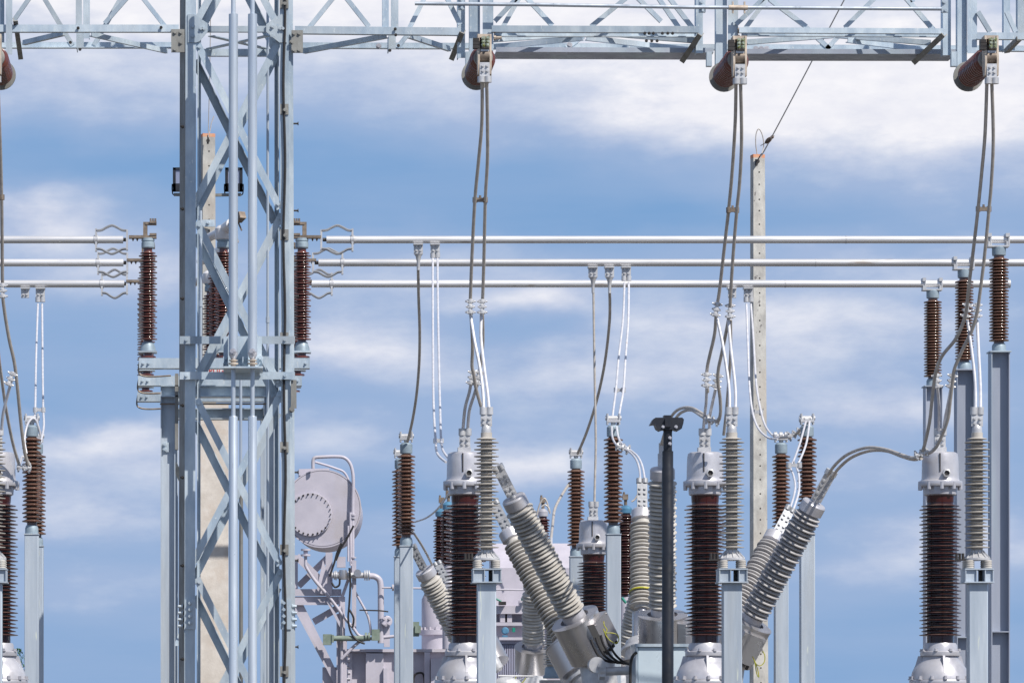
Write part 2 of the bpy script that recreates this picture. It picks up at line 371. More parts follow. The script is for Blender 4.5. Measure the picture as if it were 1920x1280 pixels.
    # front cross bars and pipe bracket
    for (y0, y1) in ((630, 644.5), (697, 711)):
        m = MB(); m.angle(P(337, y0, 43.93), P(553, y0, 43.93), M(y1-y0, 43.93), .008, -UP, BK, .06)
        for px in (349, 534): m.bolt(P(px, (y0+y1)/2, 43.93), -BK, .014, .02)
        m.build('cross_bar', GALV, t)
    m = MB(); d = 43.92
    m.pbox(419, 491, 631, 690, d-.012, .010)
    for px in (419, 428, 455, 465, 491): m.box(X(px, d)-.004, X(px, d)+.004, 43.47 if px not in (428, 465) else 43.6, d-.013, Z(688, d), Z(634 if px in (428, 465) else 676, d))
    m.pbox(419, 493.5, 686.5, 689.5, 43.3, .605)
    m.pbox(419, 487, 690.5, 712, d-.03, .012)
    for px in (423, 449, 460, 488): m.bolt(P(px, 671, d-.012), -BK, .02, .04)
    m.build('pipe_bracket', GALV, t)
    m = MB(); m.pbox(545.5, 556, 712, 765, 43.96, .02); m.bolt(P(547, 768, 43.96), -BK, .02, .03); m.build('corner_plate', GALV2, t)
    for (px, y0, y1, yj) in ((376.5, 395, 700, 575), (502, -50, 1290, 605)):
        m = MB(); m.tube([P(px, y0, 44.75), P(px, y1, 44.75)], M(2.6, 44.75), 8); m.lathe([(M(3.6, 44.75), 0), (M(3.6, 44.75), .06)], P(px, yj, 44.75), UP, 10); m.build('conduit', GPIPE, t)
    return t
lattice_tower()

def operating_pipe(px, word):
    d = 43.45; t = thing('operating_pipe', 'vertical galvanised operating pipe on the lattice tower, %s of the pair' % word, 'pipe', (X(px, d), d, 0), 'operating pipes on the tower front')
    def lz(prof, name, mt=GPIPE, n=20):
        m = MB(); m.lathe([(M(r, d), Z(y, d)) for r, y in prof], (X(px, d), d, 0), UP, n); m.build(name, mt, t)
    lz([(8.6, 660), (8.6, 27)], 'upper_tube'); lz([(4.3, 26.5), (4.3, -120)], 'thin_tube')
    lz([(4.2, 674), (6.5, 670), (8.6, 665), (8.7, 660.5)], 'tapered_end', SILVER)
    lz([(5, 691), (8.6, 690.5), (8.6, 687.5), (5, 687), (5, 683.5), (9.2, 683), (9.2, 680), (5, 679.5), (5, 677), (8.2, 676.5), (8.2, 674.5)], 'coupling', BEIGE)
    lz([(4.1, 780), (4.1, 691.5)], 'rod', GPIPE); lz([(8.2, 1419+CZ*F/d), (8.2, 782), (7.6, 780.2)], 'lower_tube')
    m = MB(); m.bolt(P(px-.5, 659, d-.055), Vector((-.2, -1, 0)), .022, .05); m.build('bolt', SILVER, t)
operating_pipe(437.5, 'left one'); operating_pipe(473.5, 'right one')

def barpx(t, name, x0, y0, x1, y1, d0, d1, wpx, th=.01, mt=None, dark=False):
    """flat/angle bar between two photo points, wpx wide across the picture"""
    a = P(x0, y0, d0); b = P(x1, y1, d1); w = M(wpx, (d0+d1)/2); ax = (b-a).normalized(); side = ax.cross(BK).normalized()
    if side.z < 0: side = -side
    nb = ax.cross(side).normalized()
    if nb.y < 0: nb = -nb
    m = MB(); m.angle(a-side*w/2, b-side*w/2, w, .009, side, nb, w*.8)
    m.build(name, mt or GALV, t)
def chord(t, x0, yb0, x1, yb1, d, hpx, back=1, name='chord', d1=None):
    m = MB(); m.angle(P(x0, yb0, d), P(x1, yb1, d1 or d), M(hpx, d), .01, UP, BK*back, M(hpx, d)); 
    m.build(name, GALV, t)
def vpost(t, x0, x1, y0, y1, d, dp=.09, name='vertical_post', mt=None, open_right=False):
    m = MB(); w = X(x1, d)-X(x0, d); z0, z1 = Z(y1, d), Z(y0, d); tk = .009
    m.prism([(0, 0), (w, 0), (w, tk), (tk, tk), (tk, dp), (0, dp)] if not open_right else [(0, 0), (w, 0), (w, dp), (w-tk, dp), (w-tk, tk), (0, tk)], (X(x0, d), d, z0), (X(x0, d), d, z1), RX, BK)
    m.build(name, mt or GALV, t)
def bolts(t, lst, d, name='bolt', r=.011, mt=None):
    for (px, py) in lst:
        m = MB(); m.bolt(P(px, py, d), -BK, r, .03); m.build(name, mt or DARKMETAL, t)

def beams():
    t = thing('gantry_beam', 'short lattice gantry beam left of the steel tower', 'lattice beam', (X(100, DG), 44.5, Z(92, DR)), 'lattice gantry beams')
    chord(t, -260, 60, 335, 60, DG+.005, 13.5); chord(t, -260, 92, 330, 92, DR, 12.5, -1)
    chord(t, -260, -160, 335, -160, DG+.005, 13.5); chord(t, -260, -125, 330, -125, DR, 12.5, -1)
    for a in ((26, 38, 58, -8), (240, -6, 196, 44), (266, -6, 313, 54)): barpx(t, 'diagonal', a[0], a[1], a[2], a[3], DG+.02, DG+.02, 8)
    for a in ((80, -8, 136, 85), (236, -20, 176, 85)): barpx(t, 'diagonal', *a, DR-.02, DR-.02, 8.5)
    vpost(t, 142, 153.5, -160, 46, DG+.012, .1); vpost(t, 156, 168, -130, 72, DR-.1, .09, open_right=True)
    vpost(t, 143, 157, 60.5, 90, 44.4, .3, 'hanger')
    barpx(t, 'plan_brace', 42, 80, 118, 62, 44.9, 44.1, 9); barpx(t, 'plan_brace', 172, 64, 315, 96, 44.1, 44.9, 9)
    vpost(t, 11, 23, -160, 102, DG-.03, .12); vpost(t, -14, 8, -160, 80, DG+.05, .12)
    barpx(t, 'stay', 29, 40, 39, 112, 43.95, 44.6, 9, mt=GALV2)
    m = MB(); m.pbox(321, 346, 55, 98, 43.97, .03)
    for p in ((328, 61), (339, 61), (328, 93), (339, 80)): m.bolt(P(p[0], p[1], 43.97), -BK, .016, .02)
    m.build('end_plate', GALV2, t)
    bolts(t, [(146.5, 53), (302, 52), (28, 45), (132, 80), (150, 93)], DG-.01)

    t = thing('gantry_beam', 'long lattice gantry beam running right from the steel tower', 'lattice beam', (X(1200, DG), 44.5, Z(92, DR)), 'lattice gantry beams')
    for a in ((553, 63, 860, 66, 14), (922, 60, 1310, 61.5, 12), (1386, 61.5, 1770, 63.5, 10), (1832, 73.5, 2080, 75, 12.5)): chord(t, a[0], a[1], a[2], a[3], DG+.005, a[4])
    chord(t, 560, 92.5, 1180, 94.5, DR, 12.5, -1); chord(t, 1181, 94.5, 2080, 99, DR, 12, -1)
    for (a, b) in ((553, 2080),):
        chord(t, a, -158, b, -150, DG+.005, 13.5); chord(t, a, -124, b, -118, DR, 12.5, -1)
    for a in ((926, 70, 1312, 71, 8), (1390, 69, 1765, 71, 7)): chord(t, *a[:4], DG+.25, a[4], -1, 'inner_chord')
    for a in ((930, 97.5, 1338, 99), (1388, 101, 1792, 101.5)):
        m = MB(); p, q = P(a[0], a[1], 44.52), P(a[2], a[3], 44.52); m.prism([(0, 0), (.46, 0), (.46, .05), (.452, .05), (.452, .01), (.008, .01), (.008, .05), (0, .05)], p, q, BK, UP); m.build('tie_bar', HCOL, t)
    for a in ((573, 60, 628, -8), (646, -8, 692, 50), (768, 52, 798, -8), (836, -8, 863, 46), (928, 40, 980, -15), (940, 56, 976, -8), (984, -8, 1036, 48), (1108, 50, 1182, -10),
              (1252, -8, 1304, 59), (1232, -8, 1276, 56), (1380, 46, 1434, -5), (1391, 62, 1440, -4), (1440, -4, 1512, 50), (1584, 52, 1642, -5), (1698, -5, 1756, 62), (1690, -70, 1712, 4), (1834, 22, 1857, 60), (1888, 22, 1905, 60)):
        barpx(t, 'diagonal', *a, DG+.02, DG+.02, 8.5)
    for a in ((744, 90, 772, 56), (1062, 90, 1094, 68), (1510, 50, 1556, 92), (1550, 92, 1586, 54), (1180, -20, 1240, 40)): barpx(t, 'diagonal', *a, DR-.02, DR-.02, 8.5)
    vpost(t, 717, 729, -158, 52, DG+.012, .1); vpost(t, 733, 747, -158, 52, DG+.012, .1, open_right=True); vpost(t, 728.5, 742, 66, 92, 44.4, .3, 'hanger')
    for a in ((568, 96, 724, 67, 44.95, 44.1), (770, 67, 846, 92, 44.1, 44.95), (926, 74, 1118, 61, 44.3, 44.6), (1118, 61, 1302, 76, 44.6, 44.3), (926, 88, 1092, 71, 44.9, 44.5), (1100, 71, 1308, 95, 44.5, 44.95),
              (1388, 80, 1565, 66, 44.3, 44.6), (1566, 66, 1745, 80, 44.6, 44.3), (1590, 75, 1740, 94, 44.5, 44.95)):
        barpx(t, 'plan_brace', *a, 9.5)
    # dropper posts that carry the horizontal insulators
    for (a, b, c) in (((858, 872, 109), (880, 900, 112), (905, 925, 95)), ((1305, 1318, 100), (1342, 1363, 128), (1365, 1384, 100)), ((1768, 1783, 104), (1795, 1813, 132), (1814, 1832, 100))):
        vpost(t, a[0], a[1], -158, a[2], 44.22, .14, 'dropper_post'); vpost(t, b[0], b[1], -158, b[2], 44.12, .1, 'dropper_post'); vpost(t, c[0], c[1], -158, c[2], 44.06, .1, 'dropper_post', open_right=True)
    vpost(t, 1882, 1894, -158, 96, DR-.12, .1); vpost(t, 1908, 1921, -158, 74, DR-.12, .1)
    for a in ((866, 62, 846, 113), (1312, 66, 1278, 117), (1768, 66, 1712, 119), (1912, 76, 1888, 100)): barpx(t, 'stay', *a, 43.98, 44.7, 10, mt=GALV2)
    for px in (877, 1329, 1788): 
        m = MB(); m.pbox(px-4, px+6, 97, 124, 44.05, .08); m.build('bracket', GALV, t)
    m = MB(); m.pbox(546.5, 568, 57, 99, 43.97, .03)
    for p in ((551, 63), (561, 63), (551, 94), (561, 94), (547, 79)): m.bolt(P(p[0], p[1], 43.97), -BK, .016, .02)
    m.build('end_plate', GALV2, t)
    bolts(t, [(741, 55), (742, 66), (747, 86), (731, 95), (1209, 63), (1217, 63), (1225, 63), (1242, 63), (1252, 63), (1261, 63), (1212, 77), (1222, 77), (1232, 77)], DG-.012)
    bolts(t, [(1417, 92), (1427, 92), (1437, 92), (1068, 85), (710, 87)], 44.7, r=.02, mt=SILVER)
    for px in (926, 1383): 
        m = MB(); m.bolt(P(px, 58, 44.05), RX, .02, .06); m.bolt(P(px, 71, 44.05), RX, .02, .08); m.build('bolt', BEIGE, t)

    t = thing('drive_rod', 'thin horizontal drive rod clamped along the front of the long gantry beam', 'rod', P(1270, 14, 43.9))
    m = MB(); m.tube([P(778, 7, 43.92), P(1000, 9, 43.92), P(1300, 14, 43.92), P(1765, 17, 43.92)], M(3.6, 44), 12); m.build('rod', GPIPE, t)
    for (px, py) in ((865, 9), (1317, 14), (1772, 14)):
        m = MB(); m.pbox(px-6, px+6, py-15, py+9, 43.93, .06); m.bolt(P(px-2, py-10, 43.93), -BK, .016, .02); m.bolt(P(px+1, py+6, 43.93), -BK, .016, .02); m.build('rod_clamp', GALV, t)
    m = MB(); m.tube([P(1366, 14.4, 43.92), P(1402, 15, 43.92)], M(4.6, 44), 12)
    for px in (1374, 1396): m.lathe([(.01, -.06), (.01, .06)], P(px, 14.5, 43.92), UP, 6)
    m.build('sleeve', BEIGE, t)
beams()

# ================================================================ horizontal line-post insulators
def sheds(y0, y1, core, big, small, pitch, tk=.25, droop=0.0):
    """profile along +t: list of (r,t); y0<y1; alternating big/small sheds"""
    pr = [(core, y0)]; t = y0+pitch*.3; k = 0
    while t+pitch*.5 < y1:
        R = big if k % 2 == 0 else small
        pr += [(core, t), (core+(R-core)*.5, t+pitch*tk*.2), (R*.985, t+pitch*tk*.35), (R, t+pitch*tk*.5), (R, t+pitch*tk*.75), (R*.985, t+pitch*tk*.92), (core+(R-core)*.5, t+pitch*tk*1.3), (core, t+pitch*(tk*1.5+.08))]
        t += pitch/2; k += 1
    pr.append((core, y1)); return pr

def line_post(xw, zw, label):
    t = thing('line_post_insulator', label, 'insulator', (xw, 44.0, zw), 'horizontal insulators under the gantry beam')
    o = Vector((xw, 43.98, zw)); fr = -BK
    m = MB(); m.lathe([(.155, 0), (.155, .03), (.10, .035), (.10, .1)], o, fr, 28); m.build('base_flange', GALV2, t)
    m = MB(); m.lathe(sheds(.1, 1.08, .085,   .130, .117, .085, .36), o, fr, 30); m.build('porcelain', DISC, t)
    m = MB(); m.lathe([(.09, 1.08), (.095, 1.09), (.095, 1.14), (.05, 1.16)], o, fr, 24); m.build('end_cap', GALV2, t)
    c = o+fr*1.3; d = c.y
    def bx(x0, x1, y0, y1, z0, z1, mb): mb.box(c.x+x0, c.x+x1, c.y+y0, c.y+y1, c.z+z0, c.z+z1)
    m = MB()
    for sx in (-.068, .05):
        m.prism([(-.02, .20), (.04, .205), (.10, .16), (.14, .04), (.12, -.10), (.06, -.20), (-.03, -.20), (-.05, -.06), (-.03, .06)], c+RX*sx, c+RX*(sx+.02), BK, UP)
    bx(-.068, .07, .0, .16, .17, .205, m); bx(-.05, .05, .1, .14, -.1, .17, m)
    m.build('end_clamp', BEIGE, t)
    m = MB(); m.lathe([(.062, -.05), (.062, .05)], c+Vector((0, .02, -.01)), RX, 20); m.build('saddle', CLAW, t)
    m = MB(); bx(-.03, .05, -.06, .0, .055, .17, m); m.build('bolt_plate', CLAW, t)
    for i in range(3):
        for px in (-.013, .031):
            m = MB(); m.bolt(c+Vector((px, -.06, .085+.034*i)), fr, .014, .035); m.build('bolt', BRASS, t)
    m = MB()
    for i in range(3): bx(-.115, -.055, -.05, .03, .056+.035*i, .056+.035*i+.032, m)
    m.build('bolt_block', DARKMETAL, t)
    m = MB(); bx(-.05, .05, -.045, -.02, -.225, -.085, m); bx(-.04, .045, -.03, .0, -.02, .05, m)
    for px in (-.02, .025):
        for pz in (-.12, -.17): m.bolt(c+Vector((px, -.045, pz)), fr, .012, .02)
    m.build('terminal_pad', ALUCAST, t)
    m = MB()
    for px in (-.034, .034): m.lathe([(.037, -.285), (.037, -.225)], c+Vector((px, -.035, 0)), UP, 16)
    m.build('terminal_collar', ALUCAST, t)
    return t
LP = [(-2.19, 8.73, 'partly cut off red-brown horizontal insulator at the left edge of the photo'), (2.7115, 8.729, 'red-brown horizontal insulator under the beam nearest the lattice tower'),
      (5.2636, 8.711, 'red-brown horizontal insulator under the beam above the thin concrete pole'), (7.780, 8.715, 'red-brown horizontal insulator under the beam at the far right')]
lp0 = line_post(*LP[1])
for q in (LP[0], LP[2], LP[3]): dup(lp0, (q[0], 44.0, q[1]), q[2])

# ================================================================ surge arresters
DA = 44.0
def vl(cx, d, prof, n=28):
    m = MB(); m.lathe([(M(r, d), Z(y, d)) for r, y in sorted(prof, key=lambda q: -q[1])], (X(cx, d), d, 0), UP, n); return m
def vl_raw(cx, d, prof, n=28):
    m = MB(); m.lathe([(M(r, d), Z(y, d)) for r, y in prof], (X(cx, d), d, 0), UP, n); return m
def vsheds(cx, d, ytop, ybot, core, big, small, pitch, n=32, tk=.25):
    h = Z(ytop, d)-Z(ybot, d)
    pr = sheds(0, h, M(core, d), M(big, d), M(small, d), M(pitch, d), tk)
    m = MB(); m.lathe(pr, (X(cx, d), d, Z(ybot, d)), UP, n); return m
def clamp_head(cx, d, y0, y1, y2, hw, t, nb=4):
    """twin collar y0..y1 over a bolted flat pad y1..y2"""
    m = MB()
    for s in (-1, 1): m.lathe([(M(hw*.52, d), Z(y1, d)), (M(hw*.52, d), Z(y0, d))], (X(cx+s*hw*.5, d), d, 0), UP, 16)
    m.box(X(cx-hw*.6, d), X(cx+hw*.6, d), d-M(hw*.25, d), d+M(hw*.25, d), Z(y1, d)+.002, Z(y0, d)-.002); m.build('terminal_collar', ALUCAST, t)
    m = MB(); m.pbox(cx-hw*.85, cx+hw*.85, y1+.2, y2, d-.02, .03)
    for s in (-.4, .4):
        for f in (.35, .75): m.bolt(P(cx+s*hw, y1+(y2-y1)*f, d-.02), -BK, .013, .03)
    m.build('terminal_pad', ALUCAST, t)
def square_column(cx, hw, ytop, d, t, mt=COLUMN):
    w = M(hw, d); m = MB(); m.box(X(cx, d)-w, X(cx, d)+w, d-w, d+w, 0.02, Z(ytop, d)); b = m.build('column', mt, t)
    m = MB(); m.box(X(cx, d)-w*1.8, X(cx, d)+w*1.8, d-w*1.8, d+w*1.8, 0.0, 0.019); m.build('foot_plate', GALV, t)
    md = b.modifiers.new('edge', 'BEVEL'); md.width = .008; md.segments = 2
def arrester(cx, d, label):
    t = thing('surge_arrester', label, 'surge arrester', (X(cx, d), d, 0), 'grey surge arresters on square posts')
    clamp_head(cx, d, 763, 777, 799, 12.5, t)
    vl(cx, d, [(7, 797), (9, 801), (9.6, 806), (9.6, 812)]).build('top_cap', ALUCAST, t)
    vsheds(cx, d, 811, 1031, 10.6, 23.6, 18.5, 13.1, tk=.15).build('silicone_housing', SILICONE, t)
    m = vl_raw(cx, d, [(25, 1050), (25, 1046.5), (13, 1037), (12.5, 1031.2)])
    for k in range(12):
        a = math.pi*2*k/12; u = Vector((math.cos(a), math.sin(a), 0)); c = Vector((X(cx, d), d, 0))
        m.prism([(M(12, d), Z(1035, d)), (M(24.5, d), Z(1046, d)), (M(24.5, d), Z(1044.5, d)), (M(13, d), Z(1032, d))], c-u.cross(UP)*.003, c+u.cross(UP)*.003, u, UP)
    m.build('skirt', ALUCAST, t)
    for (dx, dy) in ((-17, -.10), (17, -.10), (-17, .10), (17, .10)):
        m = MB(); o = Vector((X(cx, d)+M(dx, d), d+dy, Z(1066, d))); h = M(15.6, d)
        pr = []
        for k in range(4): pr += [(M(6.8, d), h*k/4), (M(7.8, d), h*(k+.3)/4), (M(7.8, d), h*(k+.6)/4), (M(6.8, d), h*(k+.8)/4)]
        m.lathe(pr+[(M(6.8, d), h)], o, UP, 16); m.build('insulating_foot', CREAM, t)
    m = MB(); c = X(cx, d)
    m.box(c-M(27, d), c+M(27, d), d-.15, d+.15, Z(1068.5, d), Z(1066.2, d)); m.box(c-M(28, d), c+M(28, d), d-.155, d+.155, Z(1093, d), Z(1090.5, d))
    for px in (-25.5, -5, 11, 25.5): m.box(c+M(px-.8, d), c+M(px+.8, d), d-.145, d+.145, Z(1090.3, d), Z(1068.7, d))
    m.box(c+M(-24.4, d), c+M(-6, d), d-.12, d-.11, Z(1090.2, d), Z(1068.8, d)); m.box(c+M(12, d), c+M(24.4, d), d-.12, d-.11, Z(1090.2, d), Z(1068.8, d))
    m.build('mounting_frame', COLUMN, t)
    m = MB(); m.box(c+M(5, d), c+M(9.5, d), d+.02, d+.09, Z(1090.2, d), Z(1068.8, d)); m.build('bolt_spacer', DARKMETAL, t)
    m = MB()
    for i in range(3): m.lathe([(.014, 0), (.014, .06)], Vector((c-M(28+6*i, d), d-.05, Z(1048, d))), UP, 8)
    m.box(c-M(43, d), c-M(24, d), d-.07, d-.03, Z(1051, d), Z(1048, d)); m.build('discharge_counter', DARKMETAL, t)
    square_column(cx, 17.3, 1093.2, d, t)
    return t
ar = arrester(912, DA, 'pale grey surge arrester on a square post, nearest the lattice tower')
for dx, lb in ((-5.0875, 'pale grey surge arrester partly cut off by the left edge of the photo'), (2.53, 'pale grey surge arrester on a square post beside the black bracket pole'), (5.06, 'pale grey surge arrester on a square post at the far right')):
    dup(ar, (X(912, DA)+dx, DA, 0), lb)

# ================================================================ instrument transformers
def instrument_transformer(cx, d, label):
    t = thing('instrument_transformer', label, 'transformer', (X(cx, d), d, 0), 'maroon instrument transformers with silver heads')
    vl_raw(cx, d, [(39, 910), (39, 902), (36, 900.5), (34.5, 897), (34.4, 893), (34.0, 870), (33.2, 856), (32, 850.5), (28, 848), (10, 847)], 40).build('head', SILVER, t)
    m = MB(); m.pbox(cx-12, cx+12, 838, 846.8, d-.06, .12); m.build('terminal_base', ALUCAST, t)
    clamp_head(cx, d, 803, 816, 838, 12, t)
    m = vl_raw(cx, d, [(40.5, 912), (41, 911), (41, 903), (40.5, 902)], 40)
    for k in range(10):
        a = 2*math.pi*(k+.35)/10; m.lathe([(.022, 0), (.022, .075)], Vector((X(cx, d)+M(38.5, d)*math.cos(a), d+M(38.5, d)*math.sin(a), Z(918, d))), UP, 8)
    m.build('head_flange', SILVER, t)
    vl_raw(cx, d, [(27, 929), (30.5, 927), (31, 920), (31, 912.2)], 36).build('collar', GALV2 if False else SILVER, t)
    m = MB(); m.lathe([(.045, 0), (.045, .05), (.03, .055), (.03, .03)], P(cx+5, 889, d)+Vector((0, -M(35, d), 0)), -BK, 6, cap=False); m.build('gauge_boss', ALUCAST, t)
    m = MB(); m.disc(P(cx+5, 889, d)+Vector((0, -M(35, d)-.035, 0)), -BK, .03, .004, 14); m.build('gauge_glass', DARKMETAL, t)
    m = MB(); m.pbox(cx-1.5, cx+.8, 849, 884, d-M(34.6, d), .02); m.build('seam_rib', DARKMETAL, t)
    vl_raw(cx, d, [(25.5, 942), (26, 936), (26.5, 929)], 32).build('neck', MAROON, t)
    vsheds(cx, d, 938, 1196, 25, 39.3, 35.5, 13.8, 40, .2).build('porcelain', MAROON, t)
    vl_raw(cx, d, [(25, 1206), (25, 1195.5)], 32).build('neck', MAROON, t)
    vl_raw(cx, d, [(32, 1221), (31, 1209), (29, 1205)], 36).build('lower_collar', SILVER, t)
    m = vl_raw(cx, d, [(37, 1229), (37.3, 1227), (37.3, 1222), (36, 1220.5)], 36)
    for k in range(8):
        a = 2*math.pi*(k+.5)/8; m.bolt(Vector((X(cx, d)+M(36, d)*math.cos(a), d+M(36, d)*math.sin(a), Z(1221, d))), UP, .015, .03)
    m.build('lower_flange', SILVER, t)
    vl_raw(cx, d, [(55, 1273), (53, 1262), (48, 1252), (40, 1242), (34, 1235), (32.5, 1229)], 44).build('dome', SILVER, t)
    m = MB(); c = Vector((X(cx, d), d, 0))
    for a in (-1.57, .2, 2.9):
        u = Vector((math.cos(a), math.sin(a), 0)); q = u.cross(UP)
        m.prism([(M(33, d), Z(1229, d)), (M(41, d), Z(1229, d)), (M(46, d), Z(1246, d)), (M(53, d), Z(1261, d)), (M(50, d), Z(1263, d)), (M(33, d), Z(1236, d))], c-q*.012, c+q*.012, u, UP)
    m.build('rib', SILVER, t)
    m = vl_raw(cx, d, [(57, 1283), (57.5, 1281), (57.5, 1276), (56, 1273.5)], 44)
    for k in range(14):
        a = 2*math.pi*(k+.5)/14; m.bolt(Vector((X(cx, d)+M(56, d)*math.cos(a), d+M(56, d)*math.sin(a), Z(1274, d))), UP, .016, .04)
    m.build('tank_flange', SILVER, t)
    vl_raw(cx, d, [(40, 1425), (54, 1420), (55, 1300), (55, 1283.5)], 40).build('tank', SILVER, t)
    square_column(cx, 26, 1425.5, d, t)
    return t
DCT = 45.4
ct = instrument_transformer(1763, DCT, 'maroon ribbed instrument transformer with a silver head, far right')
for x, lb in ((5.2325, 'maroon ribbed instrument transformer just right of the black bracket pole'), (2.6786, 'maroon ribbed instrument transformer behind the arrester nearest the tower'), (-2.30, 'maroon ribbed instrument transformer half cut off by the left edge')):
    dup(ct, (x, DCT, 0), lb)
dup(ct, (5.08, 57.0, -.08), 'smaller looking maroon instrument transformer hanging back between the bushings in mid frame').location = (5.08, 57.0, -.0801)

# ================================================================ busbars
DB = (54.4, 56.93, 59.46); ZB = 8.3
YB = [1420-(ZB-CZ)*F/d for d in DB]
NM = ('front', 'middle', 'rear')
def expansion(t, d, xc, xe, yc):
    """clamp plate on the tube at xc, end plate at xe, curved straps above and below between them"""
    for px, hh in ((xc, 21), (xe, 19)):
        m = MB(); m.pbox(px-1.8, px+1.8, yc-hh, yc+hh, d-.05, .1)
        m.build('strap_plate', ALUCAST, t)
    m = MB(); m.lathe([(M(8.6, d), 0), (M(8.6, d), M(7, d))], P(xc-3.5, yc, d), RX, 16); m.build('tube_clamp', ALUCAST, t)
    a, b = min(xc, xe), max(xc, xe)
    for s in (-1, 1):
        for dy in (-.05, .05):
            m = MB(); y0 = yc+s*17
            pts = [(a+1, y0), (a+(b-a)*.18, y0+s*1), (a+(b-a)*.36, y0+s*6.5), (a+(b-a)*.52, y0+s*9.5), (a+(b-a)*.68, y0+s*6), (a+(b-a)*.84, y0+s*1), (b-1, y0)]
            m.tube(spline([P(x, y, d)+BK*dy for x, y in pts], 5), M(1.6, d), 6); m.build('flexible_strap', DULL, t)
for k, d in enumerate(DB):
    y = YB[k]; r = M(7.0, d)
    # right hand run
    xs = (612, 597, 584)[k]; xe = (2100, 2050, 1893)[k]; xc = (661, 642, 622)[k]; xp = (602.5, 587, 573)[k]
    t = thing('busbar', 'bright aluminium tube busbar right of the tower, %s and %s of three' % ((NM[k], ('highest', 'middle', 'lowest')[k]) if k != 1 else ('second', 'middle')), 'busbar', P((xs+xe)/2, y+7, d), 'busbar tubes right of the tower')
    m = MB(); m.tube([P(xs, y, d), P(xe, y, d)], r, 24); m.build('tube', ALU, t)
    m = MB(); m.tube([P(xs-7, y, d), P(xs+.5, y, d)], r*.5, 12); m.build('stub', DARKMETAL, t)
    m = MB(); jx = (1585, 1528, 1471)[k]; m.tube([P(jx, y, d), P(jx+2.5, y, d)], r*1.05, 24); m.build('joint_ring', ALUCAST, t)
    if k == 2:
        m = MB(); m.tube([P(1889, y, d), P(1894, y, d)], r*1.15, 24); m.build('end_cap', ALUCAST, t)
    expansion(t, d, xc, xp, y)
    # left hand run
    xe = (231, 231.5, 233)[k]; xc = (180, 184, 191)[k]; xp = (238, 238.5, 238)[k]
    t = thing('busbar', 'bright aluminium tube busbar left of the tower, %s of three' % ('highest', 'middle', 'lowest')[k], 'busbar', P(60, y+7, d), 'busbar tubes left of the tower')
    m = MB(); m.tube([P(-160, y, d), P(xe, y, d)], r, 24); m.build('tube', ALU, t)
    m = MB(); m.tube([P(xe-.5, y, d), P(xe+6, y, d)], r*.5, 12); m.build('stub', DARKMETAL, t)
    expansion(t, d, xc, xp, y)

# ---------------------------------------------------------------- busbar posts on H columns
def bus_support(cx, d, label):
    t = thing('bus_support', label, 'insulator post', (X(cx, d), d, 0), 'brown busbar supports on steel H columns')
    s = 54.4/d; yb = 1420-(ZB-CZ)*F/d
    def y(v): return 1420-(1420-v)*s        # heights quoted at the front post
    def w(v): return v*s
    m = MB()
    for sx in (-17, 17):
        for sy in (-.06, .06): m.tube([P(cx+w(sx), y(441), d)+BK*sy, P(cx+w(sx), y(461), d)+BK*sy], M(w(2), d), 8)
        m.pbox(cx+w(sx-3.5), cx+w(sx+3.5), y(437), y(444), d-.08, .16); m.pbox(cx+w(sx-3), cx+w(sx+3), y(452), y(462), d-.07, .14)
    m.pbox(cx-w(20), cx+w(20), y(459.5), y(462.5), d-.08, .16); m.build('tube_clamp', ALUCAST, t)
    vl_raw(cx, d, [(w(12.5), y(479)), (w(13), y(476)), (w(13), y(464)), (w(12), y(462.7))]).build('top_cap', CAPBLUE, t)
    vsheds(cx, d, y(479.2), y(644), w(9.8), w(18.6), w(17.6), w(11.6), 30, .3).build('porcelain', BROWN, t)
    vl_raw(cx, d, [(w(13), y(658.5)), (w(13), y(648)), (w(11), y(644.2))]).build('base_cap', CAPBLUE, t)
    m = MB(); m.box(X(cx, d)-.135, X(cx, d)+.135, d-.14, d+.14, Z(y(661.5), d), Z(y(659), d)); m.build('cap_plate', HCOL, t)
    m = MB(); m.hsec((X(cx, d), d, 0), (X(cx, d), d, Z(y(661.8), d)), .235, .24, .012, RX, BK); m.build('column', HCOL, t)
    m = MB(); yy = y(1183); m.box(X(cx, d)-.104, X(cx, d)+.104, d-.118, d-.008, Z(yy+2, d), Z(yy, d)); m.build('stiffener', HCOL, t)
    return t
bus_support(1873, DB[0], 'tall brown busbar support on an H column, rightmost of three'); bus_support(1808, DB[1], 'brown busbar support on an H column behind the right-hand jumper cables'); bus_support(1749, DB[2], 'brown busbar support on an H column, leftmost of the three at the right')

